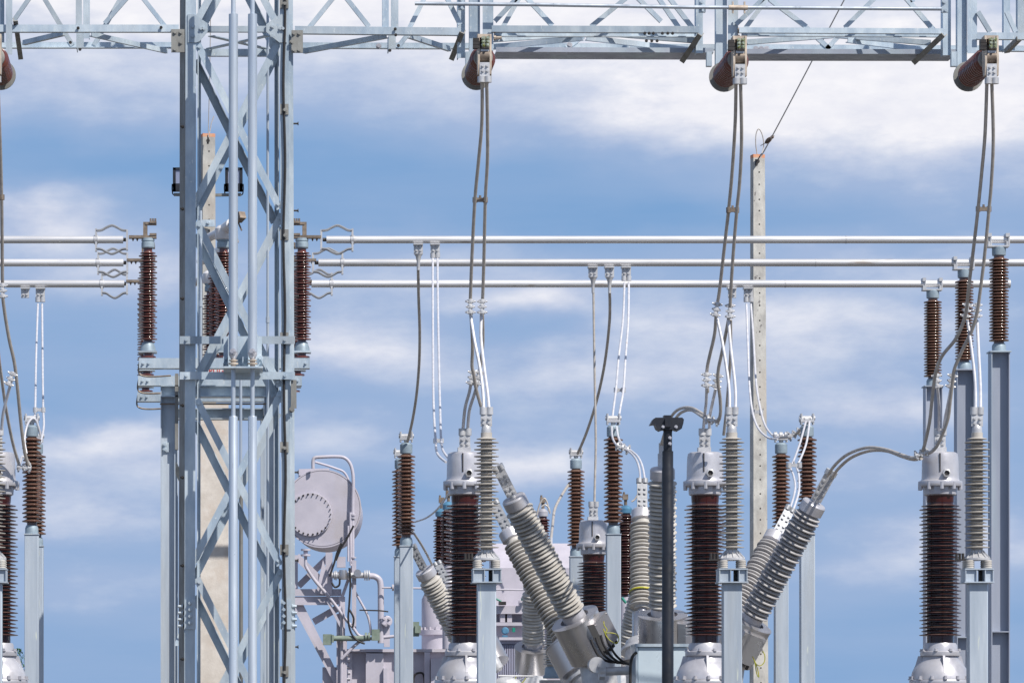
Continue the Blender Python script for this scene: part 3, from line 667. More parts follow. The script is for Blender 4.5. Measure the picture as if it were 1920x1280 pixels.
# ---------------------------------------------------------------- support insulators on square posts
def post_insulator(xw, d, label, clampw=1.0):
    """top of sheds etc. quoted for depth 54 (rows at 54, 57, 60)"""
    t = thing('post_insulator', label, 'insulator post', (xw, d, 0), 'brown post insulators on square steel posts')
    cx = PX0+xw*F/d; s = 54.0/d
    def y(v): return 1420-(1420-v)*s
    def w(v): return v*s
    vl_raw(cx, d, [(w(12), y(818)), (w(12.3), y(815)), (w(12.3), y(801)), (w(9), y(797.5)), (w(3), y(796.5))]).build('top_cap', CAPBLUE, t)
    m = MB(); o = P(cx, y(796), d)
    m.box(o.x-.085, o.x+.085, d-.05, d+.05, o.z+.03, o.z+.06); m.lathe([(.03, 0), (.03, .04)], o, UP, 10)
    for sx in (-.075, .075):
        for sy in (-.035, .035): m.lathe([(.012, 0), (.012, .14)], o+Vector((sx, sy, 0)), UP, 8)
    m.lathe([(.03, -.1), (.03, .1)], o+Vector((0, 0, .085)), RX, 10); m.build('cable_clamp', ALUCAST, t)
    vsheds(cx, d, y(818.3), y(984), w(9.2), w(18.3), w(16.8), w(15.2), 30, .27).build('porcelain', BROWN, t)
    vl_raw(cx, d, [(w(12.5), y(1000)), (w(12.5), y(990)), (w(10.5), y(984.3))]).build('base_cap', CAPBLUE, t)
    m = MB(); m.box(xw-M(w(14), d), xw+M(w(14), d), d-.1, d+.1, Z(y(1002.5), d), Z(y(1000.3), d)); m.build('cap_plate', COLUMN, t)
    square_column(cx, w(13.2), y(1002.8), d, t)
    return t
xa, xb, xc_ = 2.577, 5.075, 7.55
p0 = post_insulator(xa, 57, 'brown post insulator on a square post, fed by the thick cable right of the tower')
dup(p0, (X(751, 60), 60, 0), 'brown post insulator mostly hidden behind the one right of the tower')
dup(p0, (5.10, 60, 0), 'brown post insulator left of the small silver headed transformer in mid frame')
dup(p0, (5.062, 54, 0), 'tall brown post insulator holding a twin cable in mid frame')
dup(p0, (7.515, 54, 0), 'brown post insulator with a raised clamp, right of the concrete pole')
dup(p0, (7.585, 57, 0), 'brown post insulator hard against the right side of the concrete pole')
dup(p0, (X(59.5, 54), 54, 0), 'brown post insulator on a square post at the far left, in front')
dup(p0, (X(69, 57), 57, 0), 'brown post insulator at the far left, behind its twin')

# ---------------------------------------------------------------- disconnector behind the tower
def disconnector(k):
    d = DB[k]; s = DB[0]/d
    def y(v): return 1420-(1420-v)*s
    def w(v): return v*s
    lx, mx, rx = ((277.4, 419, 566), (274.5, 406, 557), (273, 395, 549))[k]
    t = thing('disconnector', 'open disconnector switch behind the tower, %s of three' % ('front and highest', 'second from the front', 'rear and lowest')[k], 'switch', (X(mx, d), d, Z(y(690), d)), 'disconnector switches behind the tower')
    x0, x1 = ((260.5, 581), (259, 566), (257.5, 552))[k]
    m = MB(); m.pbox(x0, x1, y(671), y(690), d-.1, .2)
    for px in (x0+8, x0+18, x1-8): m.bolt(P(px, y(681), d-.1), -BK, .014, .03)
    m.build('base_channel', GALV, t)
    m = MB(); m.tube(spline(path([(x0+1, y(678)), (x0-1, y(695)), (x0+4, y(703)), (x0+22, y(706)), (x0+60, y(704))], d-.05, d-.05), 5), M(1.7, d), 6); m.build('earth_strap', CLAW, t)
    for px in (lx, mx, rx):
        vl_raw(px, d, [(w(11), y(466)), (w(12.3), y(464)), (w(12.3), y(455)), (w(11), y(454)), (w(11), y(453)), (w(12.3), y(452)), (w(12), y(447))]).build('top_cap', CAPBLUE, t)
        vl_raw(px, d, [(w(8.5), y(474)), (w(8), y(466.2))]).build('neck', DISC, t)
        vsheds(px, d, y(471), y(641), w(8), w(17.5), w(14.5), w(10.4), 30, .26).build('porcelain', DISC, t)
        vl_raw(px, d, [(w(15), y(658.5)), (w(14), y(652)), (w(11), y(643)), (w(10), y(641.2))]).build('base_cap', CAPBLUE, t)
        m = MB(); m.box(X(px, d)-M(w(17), d), X(px, d)+M(w(17), d), d-.11, d+.11, Z(y(662), d), Z(y(658.8), d)); m.build('bearing_plate', GALV, t)
        m = MB(); m.lathe([(M(w(15), d), Z(y(671), d)), (M(w(15), d), Z(y(668), d)), (M(w(8), d), Z(y(667), d)), (M(w(8), d), Z(y(662.2), d))], (X(px, d), d, 0), UP, 20); m.build('bearing', DISC, t)
    # fixed jaws at both ends
    for px, sg in ((lx, 1), (rx, -1)):
        m = MB(); q = px-sg*5
        m.pbox(q-4, q+4, y(416), y(446), d-.04, .08)
        m.pbox(min(q, q+sg*21), max(q, q+sg*21), y(416), y(421), d-.05, .1); m.pbox(min(q+sg*8, q+sg*21), max(q+sg*8, q+sg*21), y(414), y(418), d-.07, .14)
        m.pbox(min(q-sg*31, q+sg*21), max(q-sg*31, q+sg*21), y(441), y(446), d-.06, .12)
        m.pbox(min(q+sg*8, q+sg*21), max(q+sg*8, q+sg*21), y(437), y(441), d-.07, .14)
        for j in range(2): m.lathe([(.006, 0), (.022, .05)], P(q-sg*(15+8*j), y(452), d), UP, 8)
        for j in range(3): m.lathe([(.012, 0), (.012, .03)], P(q+sg*(10+4.5*j), y(414), d), UP, 6)
        m.build('contact_jaw', CLAW, t)
    # blade swung open, lying along the depth of the yard
    a = P(mx-14, y(438), d)+Vector((-.12, .55, 0)); b = P(mx+2, y(430), d); c = P(mx+22, y(424), d)+Vector((.03, -.5, .02))
    m = MB(); m.lathe([(.055, 0), (.055, (a-b).length)], b, a-b, 16); m.build('blade_tube', WHITE, t)
    m = MB(); m.lathe([(.10, -.02), (.11, 0), (.11, .12), (.07, .16)], P(mx, y(446.5), d), UP, 18); m.lathe([(.075, -.12), (.075, .3)], b, c-b, 16); m.build('blade_head', WHITE, t)
    m = MB(); m.bar(b+(c-b)*.6, c, .10, .05, UP); m.bar(c, c+Vector((.06, -.1, .05)), .09, .09, UP); m.bar(c-UP*.02, c+Vector((.05, 0, -.14)), .02, .02, RX); m.build('blade_tip', CLAW, t)
    if k == 1:
        m = MB(); m.pbox(384, 432, 688.5, 701, d-.135, .01); sp = m.build('sign_plate', WHITE, t)
        cu = bpy.data.curves.new('lettering', 'FONT'); cu.body = 'EPUGI'; cu.size = M(14, d); cu.extrude = .002; cu.space_character = 1.08; cu.align_x = 'LEFT'
        tmp = bpy.data.objects.new('lettering_curve', cu); COL.objects.link(tmp)
        dg = bpy.context.evaluated_depsgraph_get(); me = bpy.data.meshes.new_from_object(tmp.evaluated_get(dg)); COL.objects.unlink(tmp); bpy.data.objects.remove(tmp)
        me.materials.clear(); me.materials.append(RED)
        for v in me.vertices:
            x_, z_, y_ = v.co.x, v.co.y, v.co.z
            v.co = P(384, 699.5, d-.14)+Vector((x_, -y_, z_))-ORG[sp.name]
        o = bpy.data.objects.new('lettering', me); COL.objects.link(o); o.parent = sp
    return t
for k in range(3): disconnector(k)

def switch_stand():
    d = 54.9
    t = thing('switch_stand', 'galvanised steel frame with two columns carrying the disconnectors behind the tower', 'steel frame', (X(400, d), d+1, 0))
    for (px, w1) in ((303, 24), (497, 16)):
        for dd in (d, 59.2):
            q = X(px, d)
            m = MB(); m.box(q, q+M(w1, d), dd-.006, dd+.006, 0, Z(725, d)); m.box(q+M(w1, d), q+M(w1, d)+.012, dd-.09, dd+.09, 0, Z(725, d)); m.box(q-.012, q, dd-.09, dd+.09, 0, Z(725, d))
            m.build('column', COLUMN, t)
    m = MB(); m.pbox(328, 334.5, 700, 842, d-.13, .14); m.build('stiffener', GALV2, t)
    for (y0, y1, dd, x0, x1) in ((724, 741, d-.02, 302, 503), (767, 783, d+3.2, 302, 500)):
        m = MB(); m.pbox(x0, x1, y0, y1, dd-.01, .02); m.pbox(x0, x1, y1+.3, y1+2.5, dd-.11, .22); m.pbox(x0, x1, y0-2.2, y0-.2, dd-.11, .22); m.build('cross_beam', GALV, t)
    for (px, yy) in ((303, 725), (497, 725)):
        m = MB(); q = X(px+10, d); m.box(q-.06, q+.06, d+.02, 59.1, Z(724, d)-.14, Z(724, d)); m.build('side_beam', GALV, t)
    m = MB(); m.pbox(306, 317, 829, 847, d-.03, .02)
    for yy in (833, 842): m.bolt(P(309, yy, d-.03), -BK, .02, .03)
    m.build('clip_plate', GALV, t)
    m = MB(); m.angle(P(318, 866, d+.02), P(352, 935, d+1.6), .09, .009, RX, BK); m.build('brace', GALV, t)
    m = MB(); m.angle(P(326, 1210, d+.3), P(345, 1160, d+1.2), .06, .006, RX, BK); m.build('brace', GALV, t)
    m = MB(); m.tube([P(300, 757, d-.1), P(500, 757, d-.1)], M(1.6, d), 8); m.build('drive_rod', CLAW, t)
    m = MB(); m.tube([P(451.5, 712, d-.5), P(451.5, 880, d-.5)], M(2.8, d), 10); m.build('drive_shaft', GPIPE, t)
    m = MB(); m.lathe([(M(3.6, d), 0), (M(3.6, d), -6.0)], P(452, 878, d-.5), UP, 12); m.build('drive_shaft', GALV2, t)
switch_stand()

# ================================================================ concrete poles
def conc_pole(px_top, hw_top, ytop, hw_bot, px_bot, d, label, yaw=.2):
    t = thing('concrete_pole', label, 'pole', (X(px_bot, d), d, 0), 'slender concrete poles')
    zt = Z(ytop, d); zb = 0.0; m = MB(); rot = Matrix.Rotation(yaw, 3, 'Z')
    def ring(cx, hw, z, n=4):
        w = M(hw, d); return [Vector((X(cx, d), d, z))+rot @ Vector((sx*w, sy*w*.8, 0)) for sx, sy in ((-1, -1), (1, -1), (1, 1), (-1, 1))]
    yb = 1420+CZ*F/d; secs = []
    for i in range(13):
        f = i/12; yy = ytop+(yb-ytop)*f; cx = px_top+(px_bot-px_top)*(yy-ytop)/(1280-ytop); hw = hw_top+(hw_bot-hw_top)*(yy-ytop)/(1280-ytop)
        secs.append((cx, hw, Z(yy, d)))
    vsx = []
    for s_ in secs: vsx += ring(*s_)
    fs = []
    for i in range(12):
        for k in range(4): fs.append((i*4+k, i*4+4+k, i*4+4+(k+1) % 4, i*4+(k+1) % 4))
    fs += [(0, 1, 2, 3), (48+3, 48+2, 48+1, 48)]
    m.add(vsx, fs); body = m.build('shaft', CONC, t, ang=20)
    m = MB(); a = ring(px_top, hw_top*1.01, zt-.05); b = ring(px_top, hw_top*1.01, zt+.003); m.add(a+b, [(0, 1, 5, 4), (1, 2, 6, 5), (2, 3, 7, 6), (3, 0, 4, 7), (4, 5, 6, 7), (3, 2, 1, 0)]); m.build('painted_top', ORANGE, t)
    yy = ytop+33; nrm = rot @ Vector((0, -1, 0))
    while yy < 1280:
        f = (yy-ytop)/(1280-ytop); cx = px_top+(px_bot-px_top)*f; hw = hw_top+(hw_bot-hw_top)*f
        m = MB(); m.disc(Vector((X(cx, d), d, Z(yy, d)))+nrm*(M(hw, d)*.8-.002), nrm, .013, .004, 10); yy += 24.5*(1.0+.15*math.sin(yy)); m.build('bolt_hole', DARKMETAL, body)
    return t
DP = 66.0
pl = conc_pole(1420.5, 11.2, 291, 14.5, 1423, DP, 'slender weathered concrete pole with a wire loop on top, right of centre')
m = MB(); m.tube(spline([P(1420, 292, DP), P(1417, 270, DP), P(1418, 250, DP), P(1423, 242, DP), P(1429, 252, DP), P(1432, 268, DP), P(1431, 280, DP), P(1427, 290, DP-.2)], 5), M(1.1, DP), 6); m.build('wire_loop', CABLE, pl)
m = MB(); m.tube([P(1418, 309, DP-.22), P(1422, 302, DP-.22), P(1425, 294, DP-.2)], M(1.8, DP), 8); m.lathe([(.02, -.05), (.02, .05)], P(1418, 305, DP-.25), UP, 8); m.lathe([(.028, -.02), (.028, .02)], P(1421, 303, DP-.24), BK, 10); m.build('wire_clamp', DARKMETAL, pl)
pl2 = conc_pole(390, 11.8, 252, 14, 391, DP, 'slender concrete pole with floodlights seen through the lattice tower')
m = MB(); m.tube([P(389.5, 270, DP-.22), P(390.5, 262, DP-.22), P(390, 254, DP-.2)], M(1.8, DP), 8); m.lathe([(.028, -.02), (.028, .02)], P(390, 264, DP-.24), BK, 10); m.build('wire_clamp', DARKMETAL, pl2)
m = MB(); m.tube(spline([P(391, 256, DP), P(395, 240, DP), P(396, 232, DP), P(401, 218, DP)], 4), M(1, DP), 6); m.build('wire_stub', CABLE, pl2)
m = MB(); m.bar(P(402, 366, DP), P(452, 365, DP), .07, .04, UP); m.bar(P(378, 366, DP), P(326, 365, DP), .07, .04, UP); m.build('lamp_arm', GALV2, pl2)
m = MB(); m.pbox(378, 403, 412, 425, DP-.2, .03); m.bolt(P(390, 418, DP-.2), -BK, .02, .05); m.build('band', GALV, pl2)
def floodlight(px, label, sg):
    d = DP-.05; t = thing('floodlight', label, 'floodlight', P(px, 366, d), 'black floodlights on the concrete pole')
    def sh(y): return px-sg*(y-340)*.06
    m = MB(); o = P(px, 338, d)
    for (x0, x1, y0, y1) in ((-16.5, -11, 315, 358), (11, 16.5, 315, 358), (-16.5, 16.5, 314, 318.5), (-16.5, 16.5, 344, 358)): m.pbox(px+x0, px+x1, y0, y1, d-.05, .12)
    m.build('housing', BLACK, t)
    m = MB(); m.pbox(px-11, px+11, 318.5, 344, d-.03, .06); m.build('lens', LENS, t)
    m = MB(); m.tube(spline([P(px-17.5, 345, d+.05), P(px-17.5, 358, d+.05), P(px-13, 366, d+.05), P(px+13, 366, d+.05), P(px+17.5, 358, d+.05), P(px+17.5, 345, d+.05)], 4), M(1.3, d), 6); m.build('yoke', BLACK, t)
floodlight(438.5, 'black floodlight on the pole arm seen behind the twin operating pipes', 1); floodlight(340.5, 'black floodlight half hidden behind the left leg of the tower', -1)

m = MB(); d = 62.0; m.pbox(376, 428.5, 757, 1640, d, .5); m.v = [Vector((v.x, v.y, max(v.z, 0))) for v in m.v]
single(m, 'concrete_post', CONC2, 'broad pale concrete post standing behind the lattice tower', 'post')
def wire(pts, r, name, label, cat, mt=CABLE):
    m = MB(); m.tube(spline(pts, 6), r, 6); return single(m, name, mt, label, cat)
wire([P(1422, 302, DP-.22), P(1440, 270, DP-.3), P(1487, 182, DP-1), P(1583, 0, DP-2), P(1690, -200, DP-3)], M(1.15, DP), 'overhead_wire', 'thin steel wire rising steeply from the concrete pole behind the beam', 'wire')
wire([P(390.5, 262, DP-.22), P(391, 230, DP-.24), P(394, 100, DP-.5), P(396, -150, DP-1)], M(.9, DP), 'overhead_wire', 'thin steel wire rising from the pole behind the lattice tower', 'wire')

def bird():
    d = DP-.34; c = P(1441.2, 263, d)
    t = thing('bird', 'small brown bird perched on the wire above the concrete pole', 'bird', P(1443, 267, d))
    ax = Vector((.75, -.1, .66)).normalized(); u, w = perp(ax)
    m = MB(); m.lathe([(.004, -.075), (.022, -.06), (.034, -.03), (.038, 0), (.033, .03), (.024, .05), (.024, .06), (.027, .072), (.025, .085), (.015, .096), (.004, .1)], c, ax, 14); m.build('body', BIRDBODY, t)
    m = MB(); a = c-ax*.055; q = Vector((-.85, .05, -.5)).normalized(); m.bar(a, a+q*.095, .028, .008, UP); m.build('tail', BIRDDARK, t)
    m = MB(); m.lathe([(.008, 0), (.001, .022)], c+ax*.094, Vector((.95, -.1, .2)), 8); m.build('beak', BIRDDARK, t)
    for s in (-1, 1):
        m = MB(); m.ball(c-ax*.01+u*(.03*s)+Vector((0, 0, .006)), .045, 10, (.28, 1.25, .55), Matrix((u, ax, w)).transposed()); m.build('wing', BIRDDARK, t)
        m = MB(); m.tube([c-ax*.005+u*(.012*s), P(1443.2, 267.5, d)+u*.01*s], .003, 5); m.build('leg', BIRDDARK, t)
bird()

# ================================================================ cables
def clampT(m, c, ax, s=1.0):
    """bolted parallel-groove clamp round a cable at c"""
    s *= .9; ax = ax.normalized(); v = (RX-ax*RX.dot(ax)).normalized(); f = v.cross(ax)
    if f.y > 0: f = -f
    for q, w in ((-.062, 1.0), (.0, .8), (.062, 1.0)):
        m.lathe([(.028*s, -.022*s), (.034*s, -.015*s), (.034*s, .015*s), (.028*s, .022*s)], c+ax*q*s, ax, 14)
        m.bar(c+ax*q*s-v*.044*s*w, c+ax*q*s+v*.044*s*w, .03*s, .03*s, f)
        for s2 in (-1, 1):
            m.lathe([(.011*s, 0), (.011*s, .016*s)], c+ax*q*s+v*(.044*s*s2*w), v*s2, 6); m.lathe([(.010*s, 0), (.010*s, .04*s)], c+ax*(q+.01)*s+v*(.033*s*s2*w), f, 6)
    m.bar(c-ax*.085*s+f*.012*s, c+ax*.085*s+f*.012*s, .036*s, .03*s, f)
def jumper(name, label, group, segs, clamps=(), spacers=(), cat='cable', origin=None):
    pts_all = []
    o = segs[0]; o = path(o[0], o[1], o[2])[0]
    t = thing(name, label, cat, o, group)
    for (pxs, d0, d1, rpx, mt) in segs:
        pp = spline(path(pxs, d0, d1), 6); m = MB(); m.tube(pp, M(rpx, (d0+d1)/2), 10); m.build('conductor', mt, t)
    for (px, py, d, dx, dy) in clamps:
        m = MB(); clampT(m, P(px, py, d), P(px+dx, py+dy, d)-P(px, py, d), d/44); m.build('clamp', ALUCAST, t)
    for (xa_, xb_, py, d) in spacers:
        m = MB()
        for px in (xa_, xb_): m.lathe([(M(4.6, d), -M(5, d)), (M(4.6, d), M(5, d))], P(px, py, d), UP, 12)
        m.bar(P(xa_, py, d), P(xb_, py, d), .03, .04, UP); m.bolt(P((xa_+xb_)/2, py-3, d), UP, .012, .03); m.build('spacer', CLAW if d < 50 else ALUCAST, t)
    return t
GD = 'twin jumper cables dropping from the gantry beam'
jumper('jumper_cable', 'twin grey jumper cables dropping from the beam nearest the tower', GD, [
    ([(904, 150), (903.5, 230), (897.5, 300), (890.5, 375), (885, 480), (882.5, 545), (882, 575), (885, 620), (886, 655), (885, 685), (888, 700), (893, 730), (905, 772)], 42.66, 45.0, 3.3, CABLE),
    ([(912.5, 150), (914, 230), (914, 300), (910, 375), (907.5, 480), (905.5, 545), (904.5, 575), (905.5, 620), (905, 650), (902, 675), (898, 705), (896, 720)], 42.66, 45.0, 3.3, CABLE),
    ([(882, 590), (890, 640), (899, 685), (905, 730), (907, 765)], 44.25, 44.0, 3.0, WCABLE), ([(902.5, 590), (902, 635), (908, 690), (914, 735), (917, 765)], 44.25, 44.0, 3.0, WCABLE),
    ([(884, 712), (880, 735), (872, 765), (868, 805)], 44.95, 45.4, 3.0, WCABLE), ([(897, 715), (889, 740), (880, 770), (877, 805)], 44.95, 45.4, 3.0, WCABLE)],
    [(882, 575, 44.2, 0, 10), (904, 575, 44.2, 0, 10), (885, 708, 44.85, -2, 10), (897, 708, 44.85, -4, 10)], [(890.5, 910, 375, 43.6)])
jumper('jumper_cable', 'twin grey jumper cables dropping in front of the thin concrete pole', GD, [
    ([(1380, 152), (1378.5, 230), (1373, 320), (1366, 395), (1357.5, 470), (1349, 545), (1343.5, 580), (1340, 625), (1331, 665), (1326, 690), (1325, 715), (1327, 735)], 42.66, 45.0, 3.3, CABLE),
    ([(1388.5, 152), (1390.5, 260), (1387, 340), (1381.5, 395), (1374.5, 480), (1370, 550), (1368, 585), (1360, 630), (1352, 668), (1347, 692), (1346, 715), (1350, 745), (1351, 772), (1347, 788), (1338, 789)], 42.66, 45.0, 3.3, CABLE),
    ([(1370, 600), (1370, 660), (1366, 720), (1362, 770), (1357, 815)], 44.25, 45.0, 3.0, CABLE),
    ([(1345, 598), (1354, 640), (1363, 695), (1367.5, 735), (1368, 768)], 44.25, 44.0, 2.9, WCABLE), ([(1366, 600), (1370, 650), (1376, 700), (1379, 735), (1379, 768)], 44.25, 44.0, 2.9, WCABLE),
    ([(1325, 725), (1324, 755), (1321, 780), (1319, 805)], 44.95, 45.4, 2.9, WCABLE), ([(1342, 728), (1336, 755), (1331, 780), (1330, 805)], 44.95, 45.4, 2.9, WCABLE)],
    [(1343, 580, 44.2, -2, 10), (1369, 583, 44.2, 0, 10), (1324.5, 712, 44.8, 0, 10), (1344.5, 714, 44.8, -2, 10), (1336, 788, 45.0, -8, -2)], [(1366, 1381.5, 394, 43.6)])
jumper('jumper_cable', 'twin grey jumper cables dropping from the beam at the far right', GD, [
    ([(1850.5, 150), (1847, 250), (1841, 320), (1834, 390), (1826, 460), (1818, 525), (1812, 580), (1804, 610), (1790, 638), (1766, 668), (1754, 700), (1748, 745), (1743, 790), (1734, 832), (1728, 850)], 42.66, 45.0, 3.3, CABLE),
    ([(1859.5, 150), (1862.5, 260), (1859, 340), (1854.5, 392), (1846, 480), (1838, 545), (1832, 585), (1822, 620), (1805, 655), (1790, 690), (1786, 715), (1782, 750), (1776, 790), (1755, 838), (1735, 852)], 42.66, 45.0, 3.3, CABLE),
    ([(1814, 600), (1821, 650), (1827, 700), (1829, 735), (1829, 768)], 44.25, 44.0, 2.9, WCABLE), ([(1832, 600), (1835, 660), (1838, 720), (1838.5, 768)], 44.25, 44.0, 2.9, WCABLE),
    ([(1757, 722), (1760, 750), (1761, 780), (1760, 812)], 44.95, 45.4, 2.9, WCABLE), ([(1784, 722), (1778, 755), (1772, 785), (1769, 812)], 44.95, 45.4, 2.9, WCABLE),
    ],
    [(1812, 582, 44.2, -2, 10), (1832, 582, 44.2, 0, 10), (1757, 714, 44.75, 1, 10), (1784, 714, 44.75, -2, 10), (1728, 850, 45.0, -8, 3)], [(1834, 1854.5, 392, 43.6)])
jumper('jumper_cable', 'grey jumper cable along the left edge of the photo', GD, [
    ([(-4, 160), (0, 260), (3, 370), (4, 460), (5, 545), (8, 580), (17, 635), (27, 680), (33, 730), (40, 800), (47, 850), (55, 876)], 42.66, 45.2, 3.3, CABLE),
    ([(-12, 560), (-3, 660), (4, 715), (12, 770), (24, 830), (36, 872)], 43.6, 45.2, 3.0, CABLE),
    ([(22, 712), (13, 745), (6, 775), (3, 805)], 43.9, 44.2, 2.9, WCABLE)],
    [(5, 545, 43.5, 0, 10), (20, 710, 43.9, -4, 10), (45, 876, 45.2, 10, 1)], [(-12, 4, 370, 42.9)])

GBD = 'cable drops under the busbars'
def drop(label, px, k, pxs, d1, r, mt, twin=None, spacers=(), taper=True):
    d = DB[k]; y0 = YB[k]+7
    t = thing('cable_drop', label, 'cable', P(px, y0, d), GBD)
    m = MB(); w = 8.5
    m.pbox(px-w*1.05, px+w*1.05, y0-.5, y0+2.2, d-.07, .14); m.pbox(px-w, px+w, y0+2.4, y0+(20 if twin is None else 18), d-.02, .04)
    for sx in (-.42, .42):
        for sy in (6, 13): m.bolt(P(px+sx*w, y0+sy, d-.02), -BK, .014, .025)
    m.build('connector_plate', ALUCAST, t)
    if twin is None:
        m = MB(); q = P(px, y0+20, d); m.lathe([(M(2.8, d), -M(30, d)), (M(3, d), -M(16, d)), (M(5, d), -M(5, d)), (M(8, d), 0)], q, UP, 12); m.build('cable_lug', ALUCAST, t)
        m = MB(); m.tube(spline(path(pxs, d, d1), 6), M(r, (d+d1)/2), 8); m.build('conductor', mt, t)
    else:
        m = MB()
        for s in (-4.5, 4.5): m.lathe([(M(4.8, d), 0), (M(4.8, d), M(9, d))], P(px+s, y0+27, d), UP, 12)
        m.build('terminal_collar', ALUCAST, t)
        for q in (pxs, twin):
            m = MB(); m.tube(spline(path(q, d, d1), 6), M(r, (d+d1)/2), 8); m.build('conductor', mt, t)
    for (a, b, py, dd) in spacers:
        m = MB()
        for qx in (a, b): m.lathe([(M(4.2, dd), -M(4.5, dd)), (M(4.2, dd), M(4.5, dd))], P(qx, py, dd), UP, 10)
        m.bar(P(a, py, dd), P(b, py, dd), .03, .04, UP); m.build('spacer', ALUCAST, t)
    return t
drop('single grey cable dropping from the front busbar to the post insulator by the tower', 784.5, 0, [(784, 500), (785, 560), (787, 620), (786, 680), (781, 740), (773, 790), (764, 828)], 56.9, 2.7, CABLE)
drop('bright twin cable dropping from the front busbar to the instrument transformer near the tower', 816, 0, [(811.5, 484), (811.5, 560), (812, 680), (813, 760), (816.5, 822), (820, 850), (836, 866)], 46.4, 2.2, WCABLE, [(820.5, 484), (821, 560), (823, 680), (825, 760), (827, 822), (831, 845), (842, 860)], [(816.5, 828, 826, 48.2)])
drop('straight thin cable from the middle busbar down to the small silver headed transformer', 1112, 1, [(1112.5, 535), (1114, 640), (1115.5, 730), (1117, 830), (1115.5, 900), (1114.5, 948)], 57, 2.2, CABLE)
drop('grey cable slanting from the middle busbar to the lower post insulator in mid frame', 1143, 1, [(1143, 540), (1143, 600), (1134, 680), (1119, 750), (1100, 810), (1083, 850)], 59.8, 2.7, CABLE)
drop('bright twin cable from the middle busbar to the tall post insulator in mid frame', 1174.5, 1, [(1171, 530), (1168, 600), (1160, 670), (1155, 729), (1150, 768), (1147, 800)], 54, 2.1, WCABLE, [(1179, 530), (1178, 600), (1173, 670), (1169, 729), (1163, 765), (1157, 800)], [(1155, 1169, 731, 54.9)])
drop('bright twin cable from the rear busbar curving in front of the concrete pole', 1403.5, 2, [(1399.5, 570), (1402, 640), (1405, 720), (1411, 772), (1422, 803), (1440, 820), (1458, 823)], 56.5, 2.0, WCABLE, [(1408, 570), (1413, 640), (1418, 720), (1427, 772), (1436, 800), (1450, 817), (1462, 820)], [(1411, 1427, 772, 57.5)])
drop('bright twin cable from the lowest left busbar down to the far left post insulators', 75.5, 2, [(71, 570), (68.5, 640), (67, 700), (66, 765), (64, 790)], 54, 2.0, WCABLE, [(79, 570), (79.5, 640), (80, 700), (81, 765), (82, 800), (76, 830)], [(66, 81, 768, 54.3)])
for px, k, lb in ((47, 2, 'bare connector plate under the lowest left busbar'), (1373, 2, 'bare connector plate under the rear busbar behind the jumper cables')):
    d = DB[k]; y0 = YB[k]+7; m = MB(); m.pbox(px-8.5, px+8.5, y0-.5, y0+2.2, d-.07, .14); m.pbox(px-7.5, px+7.5, y0+2.2, y0+19, d-.02, .04)
    for sx in (-.42, .42):
        for sy in (6, 13): m.bolt(P(px+sx*7.5, y0+sy, d-.02), -BK, .014, .025)
    single(m, 'connector_plate', ALUCAST, lb, 'connector', GBD)

# ================================================================ dead tank circuit breakers
def bushing(t, top, base, hw_, core_, pitch, mt, cap=True, term=True, name='bushing', hsc=1.0, capm=SILVER, small=.93, tm=None):
    tm = tm or DULL
    """slanting bushing whose axis runs from base to top (world points); sizes in metres"""
    ax = (top-base); Lh = ax.length; ax.normalize()
    m = MB(); m.lathe(sheds(0, Lh, core_, hw_, hw_*small, pitch, .27), base, ax, 34); b = m.build(name, mt, t)
    if cap:
        m = MB(); m.lathe([(core_*1.0, 0), (hw_*.86, .015), (hw_*.86, .12), (hw_*.78, .135), (.05, .14)], top, ax, 30); m.build('cap', capm, b)
    if term:
        q = top+ax*.135; u, v = perp(ax, -BK)
        m = MB(); m.lathe([(.035, 0), (.035, .05)], q, ax, 12); m.bar(q+ax*.03, q+ax*.15, .12, .05, v); 
        for s in (-.03, .03):
            for r in (.06, .12): m.bolt(q+ax*r+u*s+v*.025, v, .014, .02)
        m.build('terminal_pad', tm, b)
        q2 = q+ax*.155
        m = MB(); m.bar(q2, q2+ax*.2, .12, .035, v)
        for s in (-.03, .03):
            for r in (.06, .12): m.bolt(q2+ax*r+u*s+v*.018, v, .014, .02)
        m.build('cable_lug', tm, b)
        m = MB()
        for s in (-.034, .034): m.lathe([(.036, 0), (.036, .06)], q2+ax*.2+u*s, ax, 12)
        m.build('lug_collar', tm, b)
    return b, ax
def ct_housing(t, base, ax, r, L, side, name='current_transformer', box=True):
    m = MB(); q = base-ax*L
    m.lathe([(r*.55, -.02), (r, 0), (r, L*.96), (r*1.02, L*.965), (r*1.02, L), (r*.62, L+.004), (r*.6, L-.06)], q, ax, 40, cap=False); h = m.build(name, STAINLESS, t)
    m = MB(); m.lathe([(r*.61, 0), (r*.61, .02)], base-ax*.06, ax, 28); m.lathe([(r*.5, 0), (r*.46, .11)], base-ax*.04, ax, 24); m.build('collar', SILVER, h)
    if box:
        sd = side.normalized(); sd = (sd-ax*sd.dot(ax)).normalized(); w = ax.cross(sd)
        m = MB(); c = q+ax*(L*.52)+sd*(r*.86); m.prism([(-r*.55, -L*.36), (r*.55, -L*.36), (r*.55, L*.36), (-r*.55, L*.36)], c, c+sd*r*.34, w, ax)
        for a in (-.47, .47):
            for b in (-.3, .3): m.bolt(c+sd*r*.34+w*(r*a)+ax*(L*b), sd, .008, .01)
        m.build('terminal_box', STAINLESS, h)
        m = MB()
        for i in range(4): m.lathe([(.018, 0), (.018, .06)], c+sd*r*.17+w*(r*(-.42+.28*i))-ax*(L*.36), -ax, 8)
        m.build('cable_gland', DARKMETAL, h)
    return h
def breaker(label, d, cx, sc):
    """six-bushing dead tank breaker, cx = photo x of the middle pole, d = depth of front row"""
    t = thing('circuit_breaker', label, 'circuit breaker', (X(cx, d), d+1.0, 0), 'dead tank circuit breakers')
    return t
DK = 48.0
